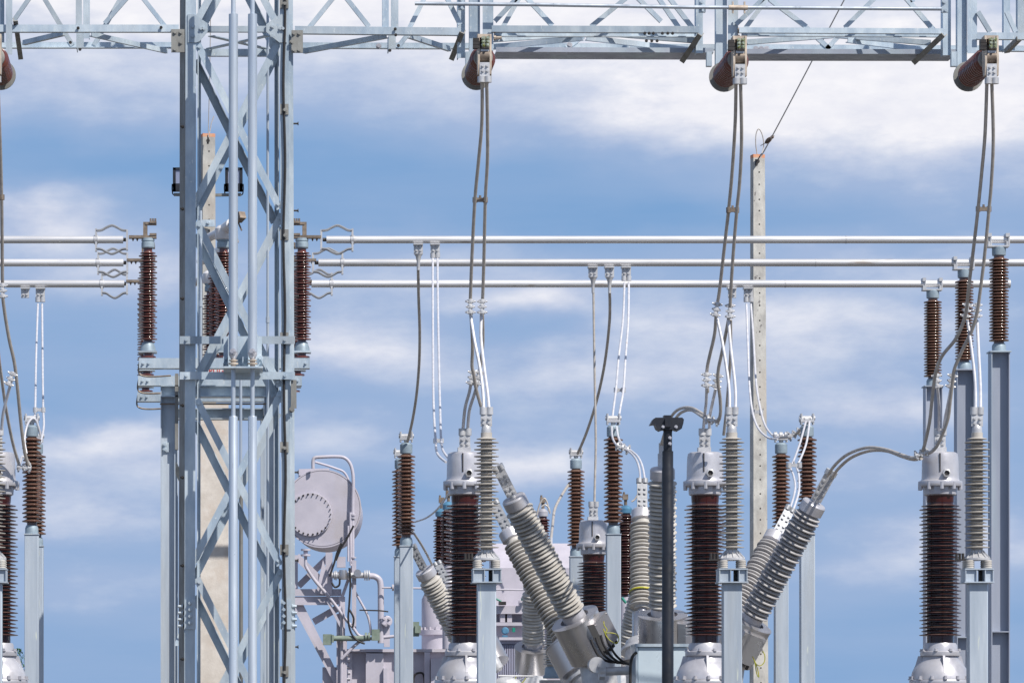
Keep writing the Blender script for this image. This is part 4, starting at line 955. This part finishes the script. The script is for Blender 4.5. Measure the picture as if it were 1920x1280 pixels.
bk = breaker('silver dead-tank circuit breaker with six fanned grey bushings, right of centre', DK, 1240, 1)
HW, CORE, PT = M(27, DK), M(17, DK), M(15.6, DK)
def lean(px, py, d, dy): v = P(px, py, d); return Vector((v.x, v.y+dy, v.z))
rows = []
# front row: left, middle, right
for (tp, bp, hous, side, mt) in (((972, 952), (1073, 1150), True, Vector((1, -.9, .2)), CREAM), ((1242, 900), (1242, 1142), True, Vector((1, -.5, 0)), CREAM), ((1517, 962), (1412, 1156), True, Vector((.35, -1, 0)), GREYSIL)):
    top = P(tp[0], tp[1], DK-.42); base = P(bp[0], bp[1], DK)
    b, ax = bushing(bk, top, base, HW, CORE, PT, mt, term=(tp[0] != 1242), tm=ALUCAST)
    ct_housing(bk, base-ax*.06, ax, M(46, DK) if tp[0] < 1400 else M(43, DK), M(80 if tp[0] != 1242 else 68, DK), side)
    rows.append((base, ax))
    if tp[0] == 1242:
        q = P(1239, 882, DK-.42); m = MB(); m.pbox(1234, 1246, 850, 884, DK-.44, .05); m.pbox(1236, 1244, 830, 850, DK-.44, .05); m.build('terminal_pad', ALUCAST, b)
D2 = DK+2.2
for (tp, bp, mt) in (((962, 1012), (1058, 1195), CREAM), ((1204, 976), (1204, 1142), CREAM), ((1447, 1018), (1376, 1150), GREYSIL)):
    top = P(tp[0], tp[1], D2+.42); base = P(bp[0], bp[1], D2)
    b, ax = bushing(bk, top, base, HW*.92, CORE*.92, PT, mt)
    ct_housing(bk, base-ax*.06, ax, M(43 if tp[0] != 1204 else 19, D2), M(64, D2), Vector((.3, -1, 0)), box=False)
    if tp[0] == 1204:
        m = MB(); m.lathe([(HW*.93, -.012), (HW*.96, -.006), (HW*.96, .006), (HW*.93, .012)], base+ax*.22, ax, 32, cap=False); m.build('marker_band', YELLOW, b)
    rows.append((base, ax))
# pole tanks
for i in range(3):
    a = rows[i][0]-rows[i][1]*.55; b_ = rows[i+3][0]-rows[i+3][1]*.5
    zc = 1.95; xm = a.x-rows[i][1].x*.35
    ya, yb = DK-.55, D2+.6
    m = MB(); m.lathe([(.05, -.02), (.2, 0), (.27, .05), (.27, yb-ya-.05), (.2, yb-ya), (.05, yb-ya+.02)], (xm, ya, zc), BK, 28); tk = m.build('pole_tank', ALUCAST, bk)
    for q, ax in ((rows[i][0], rows[i][1]), (rows[i+3][0], rows[i+3][1])):
        s0 = q-ax*.5; e0 = Vector((xm, q.y, zc))
        m = MB(); pts = spline([s0+ax*.05, s0-ax*.12, (s0+e0)/2-ax*.06, e0], 5); n = len(pts); m.tube(pts, [.2-.0*i_/n for i_ in range(n)], 22); m.lathe([(.25, 0), (.25, .035)], s0-ax*.05, ax, 26); m.build('elbow', ALUCAST, tk)
m = MB(); zc = 1.62
m.box(X(1010, DK), X(1480, DK), DK-.1, DK+.1, zc-.18, zc-.02); m.box(X(1010, DK), X(1480, DK), D2-.1, D2+.1, zc-.18, zc-.02)
for px in (1040, 1240, 1450):
    for dd in (DK, D2): m.box(X(px, DK)-.08, X(px, DK)+.08, dd-.08, dd+.08, 0, zc-.19)
m.build('support_frame', GALV, bk)
m = MB(); m.tube([P(1135, 1258, DK-.6), P(1188, 1256, DK-.6)], M(8, DK), 16); m.lathe([(.11, -.03), (.11, .03)], P(1128, 1256, DK-.6), RX, 20); m.lathe([(.09, -.1), (.09, .1)], P(1118, 1246, DK-.58), BK, 18); m.build('drive_tube', ALUCAST, bk)
m = MB(); m.pbox(1123, 1136, 1243, 1268, DK-.7, .1); m.bolt(P(1129, 1248, DK-.7), -BK, .03, .03); m.build('linkage_box', ALUCAST, bk)
# control cabinet and its stand
dC = 46.8
m = MB(); m.pbox(1196, 1288, 1212, 1420, dC, .6); cb = m.build('control_cabinet', PANEL, bk); md = cb.modifiers.new('edge', 'BEVEL'); md.width = .012; md.segments = 2
m = MB(); m.pbox(1192, 1196, 1210, 1421, dC-.02, .6); m.pbox(1192, 1292, 1206, 1211.7, dC-.03, .64); m.build('cabinet_rim', GALV, cb)
m = MB(); m.tube(spline([P(1194, 1222, dC-.06), P(1186, 1230, dC-.06), P(1182, 1250, dC-.06), P(1182, 1300, dC-.06)], 4), M(2.8, dC), 8); m.build('cabinet_conduit', DARKMETAL, cb)
m = MB()
for px in (1204, 1280): m.box(X(px, dC)-.05, X(px, dC)+.05, dC+.1, dC+.5, 0, Z(1420.5, dC))
m.build('cabinet_leg', GALV, cb)
for i in range(4):
    m = MB(); m.tube(spline([P(1108+9*i, 1198-4*i, DK-.62), P(1114+9*i, 1214-3*i, DK-.62), P(1126+10*i, 1232-1*i, DK-.6), P(1150+9*i, 1241+1*i, DK-.5), P(1186+4*i, 1236+2*i, DK-.3)], 6), M(2.3, DK), 8); m.build('control_cable', RUBBER, bk)
for lst in ([(1131, 1178), (1136, 1190), (1144, 1200), (1154, 1205), (1160, 1200), (1158, 1190), (1148, 1186), (1136, 1186)], [(1132, 1164), (1133, 1172), (1138, 1180), (1134, 1186)], [(1411, 1230), (1418, 1244), (1426, 1247), (1433, 1240), (1434, 1228), (1430, 1220)], [(1414, 1236), (1420, 1252), (1423, 1268), (1419, 1262), (1415, 1240)]):
    m = MB(); m.tube(spline([P(x, y, DK-.66) for x, y in lst], 5), M(1.0, DK), 6); m.build('earth_wire', YELLOW, bk)
jumper('bushing_cable', 'twin cable arching from the right bushing of the breaker to the far right transformer', 'twin cables at the breaker bushings', [
    ([(1551, 892), (1566, 871), (1590, 851), (1625, 839), (1660, 842), (1690, 852), (1710, 858), (1726, 855)], 47.3, 45.0, 3.0, CABLE), ([(1559, 896), (1573, 877), (1597, 857), (1630, 845), (1662, 845), (1690, 855), (1712, 861), (1728, 859)], 47.4, 45.1, 3.0, CABLE)])
jumper('bushing_cable', 'twin cable arching over the black bracket pole to the middle bushing of the breaker', 'twin cables at the breaker bushings', [
    ([(1336, 788), (1318, 776), (1298, 765), (1278, 765), (1262, 776), (1250, 800), (1240, 832)], 45.0, 47.5, 2.8, CABLE), ([(1330, 790), (1314, 779), (1298, 769), (1284, 770), (1270, 780), (1254, 808), (1243, 834)], 45.0, 47.6, 2.8, CABLE)])
jumper('bushing_cable', 'bright twin cable from the tall post insulator down to the rear middle bushing', 'twin cables at the breaker bushings', [
    ([(1147, 800), (1149, 822), (1160, 838), (1178, 845), (1192, 860), (1199, 880), (1201, 906)], 53.9, 50.8, 2.0, WCABLE), ([(1156, 800), (1162, 826), (1180, 842), (1196, 856), (1205, 876), (1210, 906)], 53.9, 50.8, 2.0, WCABLE)], [(1168, 839, 52.6, 10, 4)])
jumper('bushing_cable', 'bright twin cable looping from the raised post clamp to the rear right bushing', 'twin cables at the breaker bushings', [
    ([(1511, 790), (1500, 830), (1487, 866), (1482, 876), (1488, 892), (1491, 915), (1484, 945), (1476, 962)], 53.9, 50.9, 2.0, WCABLE), ([(1518, 790), (1512, 830), (1500, 862), (1494, 874), (1498, 892), (1498, 920), (1490, 948), (1483, 965)], 53.9, 50.9, 2.0, WCABLE)], [], [(1479, 1499, 872, 52.2)])
jumper('bushing_cable', 'short clamp link between the two post insulators beside the concrete pole', 'twin cables at the breaker bushings', [([(1462, 820), (1480, 818), (1494, 812), (1506, 798)], 56.6, 54, 2.8, CABLE)], [(1464, 815, 56.6, 10, 0), (1489, 814, 55, 10, -4), (1512, 786, 54, 10, 0)])
jumper('bushing_cable', 'thin hoop cable over the post insulators at the left edge', 'twin cables at the breaker bushings', [([(50, 850), (46, 826), (50, 800), (58, 786), (66, 786), (72, 800), (76, 816)], 53.8, 54, 2.2, WCABLE), ([(36, 872), (42, 856), (50, 862), (56, 872)], 45.3, 45.3, 2.6, WCABLE)])

# second breaker, farther back
DK2 = 63.0
b2 = breaker('farther dead-tank breaker with pale slanting bushings, behind the near one', DK2, 1000, .8)
S2 = .80
for (tp, bp, dd, mt, hous) in (((803, 1082), (868, 1206), DK2, CREAM, True), ((1000, 1105), (1000, 1207), DK2, CREAM, True), ((1204, 1098), (1172, 1232), DK2, CREAM, True), ((848, 1108), (900, 1206), DK2+2.2, CREAM, True)):
    dy = -.35 if dd == DK2 else .35
    top = P(tp[0], tp[1], dd+dy); base = P(bp[0], bp[1], dd)
    b, ax = bushing(b2, top, base, M(22, dd), M(16, dd), M(12.6, dd), mt)
    ct_housing(b2, base-ax*.04, ax, M(35, dd), M(46, dd), Vector((1, -1, 0)), box=False)
m = MB()
for px in (880, 1005, 1165): m.lathe([(.1, -.02), (.27, .02), (.27, 3.2), (.1, 3.24)], P(px, 1300, DK2-.5), BK, 24)
m.build('pole_tank', ALUCAST, b2)
m = MB(); m.box(X(850, DK2), X(1200, DK2), DK2-.1, DK2+2.4, 2.2, 2.35)
for px in (860, 1190):
    for dd in (DK2, DK2+2.2): m.box(X(px, DK2)-.08, X(px, DK2)+.08, dd-.08, dd+.08, 0, 2.19)
m.build('support_frame', GALV, b2)
m = MB(); m.tube([P(934, 1266, DK2-1), P(1000, 1267, DK2-1)], M(1.7, DK2), 8); m.lathe([(.05, 0), (.09, .04), (.11, .3), (.07, .38)], P(936, 1258, DK2-1), Vector((-.5, 0, .8)), 18); m.ball(P(950, 1283, DK2-1.05), .17, 18, (1.3, .8, .7)); m.build('drive_gear', ALUCAST, b2)
m = MB(); m.tube(spline([P(968, 1268, DK2-1.1), P(964, 1276, DK2-1.1), P(970, 1284, DK2-1.1), P(980, 1278, DK2-1.1), P(986, 1270, DK2-1.1)], 5), M(.9, DK2), 6); m.build('earth_wire', YELLOW, b2)
jumper('bushing_cable', 'thin grey cable slanting down to the far left bushing behind the post insulator', 'twin cables at the breaker bushings', [([(766, 985), (786, 1014), (800, 1038), (812, 1062)], 60, 62.8, 2.2, CABLE)])
jumper('bushing_cable', 'thin curved cable hanging left from the nearest instrument transformer head', 'twin cables at the breaker bushings', [([(778, 978), (800, 970), (820, 954), (838, 930), (846, 918)], 60, 48, 1.8, WCABLE)])
jumper('bushing_cable', 'grey cable curving down from the mid post insulator to the tilted bushing', 'twin cables at the breaker bushings', [([(1066, 908), (1052, 930), (1040, 955), (1036, 985), (1033, 1012)], 60, 56, 2.6, CABLE)])

# arrester standing between the breakers
t = thing('surge_arrester', 'short cream ribbed arrester low down behind the tilted bushings', 'surge arrester', (X(1036, 55), 55, 0))
d = 55.0
vsheds(1036, d, 1110, 1249, 10.5, 17.5, 14.5, 9.4).build('silicone_housing', CREAM, t)
vl_raw(1036, d, [(18, 1271), (18, 1267), (15, 1264), (14, 1252), (12, 1249.3)]).build('base_cap', CAPBLUE, t)
vl_raw(1036, d, [(9, 1109.8), (9, 1104), (5, 1102)]).build('top_cap', ALUCAST, t)
m = MB(); m.pbox(1014, 1060, 1274, 1282, d-.12, .24); m.build('base_frame', CREAM, t)
square_column(1036, 12, 1282.3, d, t)
m = MB(); m.lathe([(M(8, d), 0), (M(8, d), .04)], P(1033, 1034, 56), UP, 12)
jumper('bushing_cable', 'upright cable lug standing among the tilted bushings', 'twin cables at the breaker bushings', [([(1033, 1008), (1033, 1020), (1034, 1045)], 56, 56, 3.2, WCABLE)])

# ================================================================ power transformer
def power_transformer():
    d = 72.0
    t = thing('power_transformer', 'large lavender grey power transformer with a round conservator drum', 'transformer', (X(800, d), d+1.5, 0))
    # conservator
    c = P(604, 953, d); ax = (P(613, 968, 75.6)-c).normalized(); r = M(71, d)
    m = MB(); m.lathe([(r*.985, 0), (r, .012), (r, 3.4), (r*.98, 3.42)], c, ax, 64); cv = m.build('conservator', LAV, t)
    m = MB(); m.lathe([(r*1.0, -.004), (r*1.035, -.004), (r*1.035, .03), (r*1.0, .03)], c, ax, 64, cap=False); m.build('drum_rim', LAV, cv)
    mc = c+Vector((M(-22, d), -.005, M(-11, d))); rm_ = M(41, d)
    m = MB(); m.lathe([(rm_, 0), (rm_, .03), (rm_*.985, .035), (.001, .035)], mc, -ax, 48)
    m.build('manhole_cover', LAV, cv)
    for k in range(26):
        a = 2*math.pi*k/26; m = MB(); m.bolt(mc+Vector((math.cos(a)*rm_*.92, -.035, math.sin(a)*rm_*.92)), -BK, .011, .045); m.build('bolt', DARKMETAL, cv)
    m = MB(); m.prism([(X(561, d), Z(889, d)), (X(561, d), Z(877, d)), (X(618, d), Z(875.5, d)), (X(618, d), Z(889, d))], (0, d+.25, 0), (0, d+.7, 0), RX, UP); m.build('lifting_lug', LAV, cv)
    def pipe(pts, rpx, name='pipe', mt=LAV, dd=d, n=12, sub=6, sm=True):
        m = MB(); pp = [P(*(q if len(q) == 3 else (q[0], q[1], dd))) for q in pts]; m.tube(spline(pp, sub) if sm else pp, M(rpx, dd), n); return m.build(name, mt, t)
    pipe([(587, 878), (587, 864), (590, 858), (600, 856.5), (630, 855.5), (646, 858), (656, 868), (661, 884), (662.5, 905), (661.5, 950), (661.5, 1050)], 3.2, 'breather_pipe', dd=d-.1)
    pipe([(591, 866), (612, 872), (630, 878), (644, 884), (652, 896), (656, 912)], 2.2, 'breather_pipe', dd=d+.1)
    pipe([(653, 985), (653, 1052)], 2.0, 'level_pipe', dd=d-.15); pipe([(657, 960), (658, 1060)], 2.4, 'level_pipe', dd=d-.12)
    m = MB()
    for y in (966, 972, 1046, 1054): m.lathe([(M(6, d), 0), (M(6, d), M(2.6, d))], P(662, y, d-.1), UP, 12)
    m.build('pipe_flange', LAV, t)
    # frame
    def strut(x0, y0, x1, y1, w, dd=d, name='frame_strut', dp=.14):
        a = P(x0, y0, dd); b = P(x1, y1, dd); ax2 = (b-a).normalized(); sd = ax2.cross(BK).normalized(); ww = M(w, dd)
        m = MB(); tk = .014
        m.prism([(-ww/2, 0), (ww/2, 0), (ww/2, tk), (tk/2, tk), (tk/2, dp), (-tk/2, dp), (-tk/2, tk), (-ww/2, tk)], a, b, sd, BK); m.build(name, LAV, t)
    strut(552.5, 1040, 552.5, 1112, 12, d-.1); strut(617, 1035, 617, 1110, 13, d-.05); strut(556, 1042, 612, 1098, 13, d+.1); strut(560, 1098, 615, 1044, 12, d+.3)
    strut(545, 1110, 640, 1110, 13, d-.16, dp=.05); strut(545, 1125, 642, 1125, 15, d-.14, dp=.2); strut(545, 1131, 624, 1131, 5, d-.2, dp=.05)
    strut(556, 1124, 634, 1280, 15, d-.12); strut(551, 1136, 612, 1250, 4, d-.2, dp=.05); strut(588, 1165, 632, 1140, 13, d)
    strut(641, 1118, 641, 1420, 12, d-.22); strut(648, 1200, 648, 1420, 5, d-.2); strut(633, 1150, 633, 1290, 4, d-.24); strut(664, 1050, 664, 1180, 8, d-.3, dp=.05)
    strut(641, 1120, 662, 1060, 6, d-.24, dp=.05); strut(614, 1125, 640, 1175, 5, d-.3, dp=.05)
    m = MB(); m.pbox(605, 640, 1250, 1250+560, d-.02, .2); m.v = [Vector((v.x, v.y, max(0, v.z))) for v in m.v]; m.build('frame_column', LAV, t)
    m = MB(); m.prism([(X(605, d), Z(1050, d)), (X(622, d), Z(1098, d)), (X(622, d), Z(1116, d)), (X(592, d), Z(1112, d))], (0, d-.2, 0), (0, d-.18, 0), RX, UP); m.build('gusset_plate', LAV, t)
    pipe([(573, 1030), (573, 1052), (574, 1062), (585, 1080), (605, 1104), (632, 1138), (640, 1152), (640, 1290)], 3.0, 'oil_pipe', dd=d-.28)
    pipe([(576, 1066), (592, 1090), (620, 1122), (648, 1160), (662, 1176), (674, 1191), (690, 1192)], 2.8, 'oil_pipe', dd=d-.32)
    pipe([(640, 1235), (668, 1207), (682, 1199), (700, 1196), (720, 1194), (740, 1192)], 3.0, 'oil_pipe', dd=d-.35)
    pipe([(657, 1092), (672, 1120), (688, 1150), (694, 1172), (695, 1190)], 2.3, 'oil_pipe', dd=d-.2)
    m = MB(); m.lathe([(M(9, d), 0), (M(9, d), .03), (M(4, d), .03), (M(4, d), .09), (M(9, d), .09), (M(9, d), .12)], P(573, 1042, d-.28), UP, 16); m.build('pipe_flange', LAV, t)
    # Buchholz relay, valves and elbow
    m = MB(); m.pbox(632, 648, 1043, 1063, d-.4, .16); rl = m.build('relay_box', LAV, t)
    m = MB()
    for x, r in ((626, 8), (629, 9), (633, 7), (652, 8), (655, 9), (683, 9.5), (687, 10), (691, 9.5)): m.lathe([(M(r, d), 0), (M(r, d), M(2.2, d))], P(x, 1078, d-.35), RX, 20)
    m.lathe([(M(5.5, d), 0), (M(5.5, d), M(68, d))], P(622, 1078, d-.35), RX, 16); m.build('relay_pipe', ALUCAST, t)
    m = MB(); m.lathe([(M(7, d), -.08), (M(8, d), 0), (M(7, d), .08)], P(643, 1077, d-.4), UP, 14); m.build('relay_body', STAINLESS, t)
    m = MB(); m.lathe([(M(7, d), 0), (M(7, d), .06)], P(670, 1074, d-.45), -BK, 18); m.lathe([(M(4, d), -.1), (M(4, d), .0)], P(670, 1074, d-.45), -BK, 18); m.build('relay_gauge', STAINLESS, t)
    pipe([(692, 1079), (702, 1080), (710, 1085), (713.5, 1095), (714, 1120), (714, 1205)], 5.8, 'elbow_pipe', dd=d-.35, n=20)
    for a in ([(655, 1064), (657, 1090), (655, 1130), (653, 1160), (658, 1185), (670, 1200), (684, 1206)], [(640, 1018), (632, 1036), (627, 1054), (618, 1080)], [(663, 985), (650, 1010), (640, 1026), (630, 1050)], [(622, 1092), (628, 1100), (636, 1096), (637, 1084)], [(655, 1142), (663, 1158), (661, 1176)]):
        pipe(a, 1.9, 'control_hose', RUBBER, d-.45, 8)
    m = MB(); m.tube([P(674, 1143, d-.5), P(712, 1144, d-.5), P(728, 1146, d-.5)], M(1.3, d), 6); m.build('valve_handle', DARKMETAL, t)
    m = MB(); m.lathe([(M(10.5, d), 0), (M(10.5, d), .05), (M(8, d), .06)], P(725, 1164, d-.4), -BK, 20); 
    for k in range(4): m.bolt(P(725+7*math.cos(k*1.57+.8), 1164+7*math.sin(k*1.57+.8), d-.46), -BK, .02, .03)
    m.pbox(720, 731, 1172, 1212, d-.36, .1); m.build('valve_disc', LAV, t)
    m = MB(); m.pbox(606, 622, 1188, 1208, d-.5, .2); m.pbox(622, 626, 1189, 1203, d-.52, .2); m.tube([P(625, 1196, d-.4), P(690, 1196, d-.4)], M(5, d), 10); m.lathe([(M(8, d), 0), (M(8, d), M(4, d))], P(684, 1193, d-.4), RX, 14); m.lathe([(M(8, d), 0), (M(8, d), M(4, d))], P(690, 1193, d-.4), RX, 14); m.pbox(697, 712, 1179, 1200, d-.45, .1); m.build('gate_valve', GREEN, t)
    m = MB(); m.pbox(772, 786, 1165, 1192, d-.4, .2); m.pbox(778, 789, 1172, 1186, d-.45, .1); m.build('valve_wheel_box', GREEN, t)
    # main tank
    m = MB(); m.pbox(652, 1300, 1222, 1640, d, 3.2); m.v = [Vector((v.x, v.y, max(0, v.z))) for v in m.v]
    tk = m.build('tank', LAV, t)
    m = MB(); m.pbox(648, 1310, 1216, 1221.5, d-.12, 3.4); m.build('tank_lid', LAV, t)
    for (x0, x1, y0, dp) in ((686, 719, 1224, .18), (719, 726, 1252, .26), (796, 806, 1222, .2), (808, 830, 1234, .32), (652, 660, 1224, .1)):
        m = MB(); m.pbox(x0, x1, y0, 1560, d-dp, dp-.004); m.build('stiffener', LAV, tk)
    m = MB()
    for k in range(8): m.lathe([(.02, 0), (.02, .06)], P(650, 1228+11*k, d-.1), RX, 8)
    m.build('stud', SILVER, tk)
    m = MB(); m.tube(spline([P(775, 1290, d-.1), P(776, 1268, d-.1), P(784, 1261, d-.1), P(794, 1264, d-.1), P(797, 1290, d-.1)], 5), M(2, d), 8); m.build('lifting_eye', DARKMETAL, tk)
    m = MB(); m.tube([P(716, 1101, d-.5), P(1080, 1107, d-.5)], M(1.8, d), 8); m.lathe([(M(6, d), 0), (M(6, d), .05)], P(735, 1101, d-.5), RX, 12); m.build('handrail', LAV, t)
    m = MB(); m.lathe([(M(32, d), Z(1216, d)), (M(32, d), Z(1186, d)), (M(37, d), Z(1186, d)), (M(37, d), Z(1177, d)), (M(32, d), Z(1176, d)), (M(32, d), Z(1118, d)), (M(28, d), Z(1110, d))], (X(829, d), d+1.2, 0), UP, 36)
    for k in range(18):
        a = 2*math.pi*k/18; m.lathe([(.02, 0), (.02, .05)], Vector((X(829, d)+M(35, d)*math.cos(a), d+1.2+M(35, d)*math.sin(a), Z(1177, d))), UP, 6)
    m.build('turret', LAV, t)
    # cooler / radiator block behind the breaker
    m = MB(); m.prism([(d+.4, Z(1140, d)), (d+.4, Z(1062, d)), (d+1.1, Z(1012, d)), (d+1.9, Z(1012, d)), (d+1.9, Z(1140, d))], (X(931, d), 0, 0), (X(1078, d), 0, 0), BK, UP); m.build('cooler_housing', LAV, t)
    m = MB(); m.pbox(922, 1010, 1135, 1150, d-.1, .5); m.pbox(922, 1010, 1166, 1172, d-.15, .5)
    for px in (938, 951): m.pbox(px, px+9, 1150.3, 1165.7, d-.05, .3)
    m.build('cooler_beam', LAV, t)
    m = MB(); m.pbox(922, 1010, 1150.2, 1165.8, d+.3, .1); m.pbox(922, 1020, 1172.2, 1205, d+.2, .1); m.build('cooler_back', LAV, t)
    m = MB(); m.pbox(936, 995, 1194, 1199, d-.7, .12); m.build('radiator_header', LAV, t)
    for (x0, x1) in ((926, 978), (980, 1002)):
        m = MB()
        n = int((x1-x0)/3.4)
        m.pbox(x0, x1, 1204, 1420, d-.52, .06); m.pbox(x0, x1, 1200, 1206, d-.6, .2)
        for k in range(n): m.pbox(x0+3.4*k+.6, x0+3.4*k+2.4, 1209, 1420, d-.60, .07)
        m.build('radiator', LAVD, t)
    m = MB(); m.lathe([(M(7, d), 0), (M(7, d), .05), (M(5, d), .07)], P(947, 1182, d-.5), -BK, 18); m.pbox(942, 952, 1190, 1198, d-.55, .1); m.build('oil_gauge', BLUECAP, t)
    m = MB(); m.tube([P(922, 1118, d-.2), P(940, 1127, d-.2)], M(1.8, d), 8); m.lathe([(M(5, d), -.02), (M(5, d), .03)], P(982, 1123, d-.2), UP, 12); m.pbox(961, 966, 1176, 1184, d-.3, .1); m.tube([P(1166, 1120, d-1), P(1174, 1130, d-1)], M(2.5, d), 8); m.build('tap_handle', TEAL, t)
    m = MB(); m.pbox(936, 949, 1127, 1133, d-.25, .2); m.build('tap_body', DARKMETAL, t)
    m = MB(); m.pbox(974, 992, 1125, 1134.8, d-.1, .25); m.build('cable_box', LAV, t)
    # maroon bushings
    for (px, y0, y1, dd, hw) in ((828, 968, 1080, d+1.2, 16), (841, 955, 1060, d-.6, 15.5), (1018, 968, 1050, d+1.2, 13), (1173, 962, 1118, d-.5, 16)):
        b = vsheds(px, dd, y0, y1, hw*.58, hw, hw*.88, 10, 26, .3).build('bushing', MAROON, t)
        vl_raw(px, dd, [(hw*.72, y0-.3), (hw*.75, y0-9), (hw*.5, y0-13), (hw*.3, y0-15)]).build('cap', BLUECAP if px != 1018 else SILVER, b)
        m = MB(); m.lathe([(M(3, dd), 0), (M(3, dd), M(14, dd))], P(px, y0-14, dd), UP, 8); m.pbox(px-5, px+5, y0-36, y0-26, dd-.05, .1); m.lathe([(M(2, dd), 0), (M(2, dd), M(12, dd))], P(px-3, y0-28, dd), UP, 8); m.build('terminal', CLAW, b)
        m = MB(); m.lathe([(M(hw*.75, dd), Z(1216, dd)), (M(hw*.75, dd), Z(y1+.5, dd))], (X(px, dd), dd, 0), UP, 20); m.build('bushing_turret', LAV, b)
    for a in ([(1006, 968), (1012, 945), (1020, 934), (1026, 942), (1029, 958)], [(1015, 950), (1022, 946), (1029, 952), (1031, 962)], [(1184, 940), (1190, 936), (1196, 926)]):
        pipe(a, 1.6, 'bushing_lead', CABLE, d-.5, 8)
power_transformer()

# ================================================================ black bracket pole in the foreground
def bracket_pole():
    d = 36.0; cx = 1252
    t = thing('bracket_pole', 'dark slate pole with a winged black bracket head, nearest the camera', 'pole', (X(cx, d), d, 0))
    vl_raw(cx, d, [(11, 1797), (11, 878), (10.4, 876), (10.4, 845.5)], 28).build('lower_tube', BLACK, t)
    vl_raw(cx, d, [(8.2, 845), (8.2, 812), (9, 800), (10.5, 792), (10.5, 790)], 24).build('neck', BLACK, t)
    m = MB(); c = P(cx, 0, d)
    m.prism([(X(1224, d), Z(786, d)), (X(1228, d), Z(783.5, d)), (X(1278, d), Z(783.5, d)), (X(1281, d), Z(787, d)), (X(1280, d), Z(794, d)), (X(1277, d), Z(804, d)), (X(1270, d), Z(808, d)), (X(1263, d), Z(806, d)), (X(1242, d), Z(806, d)), (X(1236, d), Z(808, d)), (X(1230, d), Z(804, d)), (X(1227, d), Z(796, d)), (X(1218, d), Z(797, d)), (X(1220, d), Z(793, d))], (0, d-.06, 0), (0, d+.08, 0), RX, UP)
    m.build('bracket', BLACK, t)
    m = MB(); m.pbox(1245, 1259, 778, 784, d-.04, .1); m.pbox(1247, 1258, 784.2, 800, d-.085, .024); m.build('clamp_block', BLACK, t)
    m = MB()
    for q in ((1243.5, 800), (1267.5, 800), (1256, 820.5), (1256, 831.5)): m.bolt(P(q[0], q[1], d-.062 if q[1] < 810 else d-.045), -BK, .010, .02)
    m.build('screw', SILVER, t)
    vl_raw(cx, d, [(60, 1797.7), (60, 1795), (14, 1793)], 24).build('foot', BLACK, t)
bracket_pole()

# ================================================================ distant tree at the left edge
def tree():
    d = 300.0; x0 = X(24, d)
    t = thing('tree', 'green leafy tree far off, peeking out low at the left edge', 'tree', (x0, d, 0))
    m = MB(); m.tube([(x0, d, 0), (x0+.05, d, 3), (x0-.05, d, 6), (x0, d, 8.3)], [.2, .16, .1, .03], 10)
    for k in range(9):
        a = k*2.4; z = 3+k*.55; m.tube([(x0, d, z), (x0+math.cos(a)*.6, d+math.sin(a)*.6, z+.6), (x0+math.cos(a)*1.1, d+math.sin(a)*1.1, z+.9)], [.06, .04, .015], 6)
    m.build('trunk', BARK, t)
    m = MB()
    for k in range(3200):
        z = random.uniform(2.4, 9.4); rr = 1.55*math.sin(math.pi*min(1, (z-1.9)/8.0))**.7
        a = random.uniform(0, 6.283); r = rr*math.sqrt(random.random()); 
        c = Vector((x0+r*math.cos(a), d+r*math.sin(a), z))
        if math.sin(c.x*5+c.z*3)*math.sin(c.y*4+c.z*5) > .55: continue
        u = Vector((random.gauss(0, 1), random.gauss(0, 1), random.gauss(0, 1))).normalized(); v = perp(u)[0]; s = random.uniform(.07, .14)
        m.add([c-u*s, c+v*s*.5, c+u*s, c-v*s*.5], [(0, 1, 2, 3)])
    m.build('crown', LEAF, t)
tree()
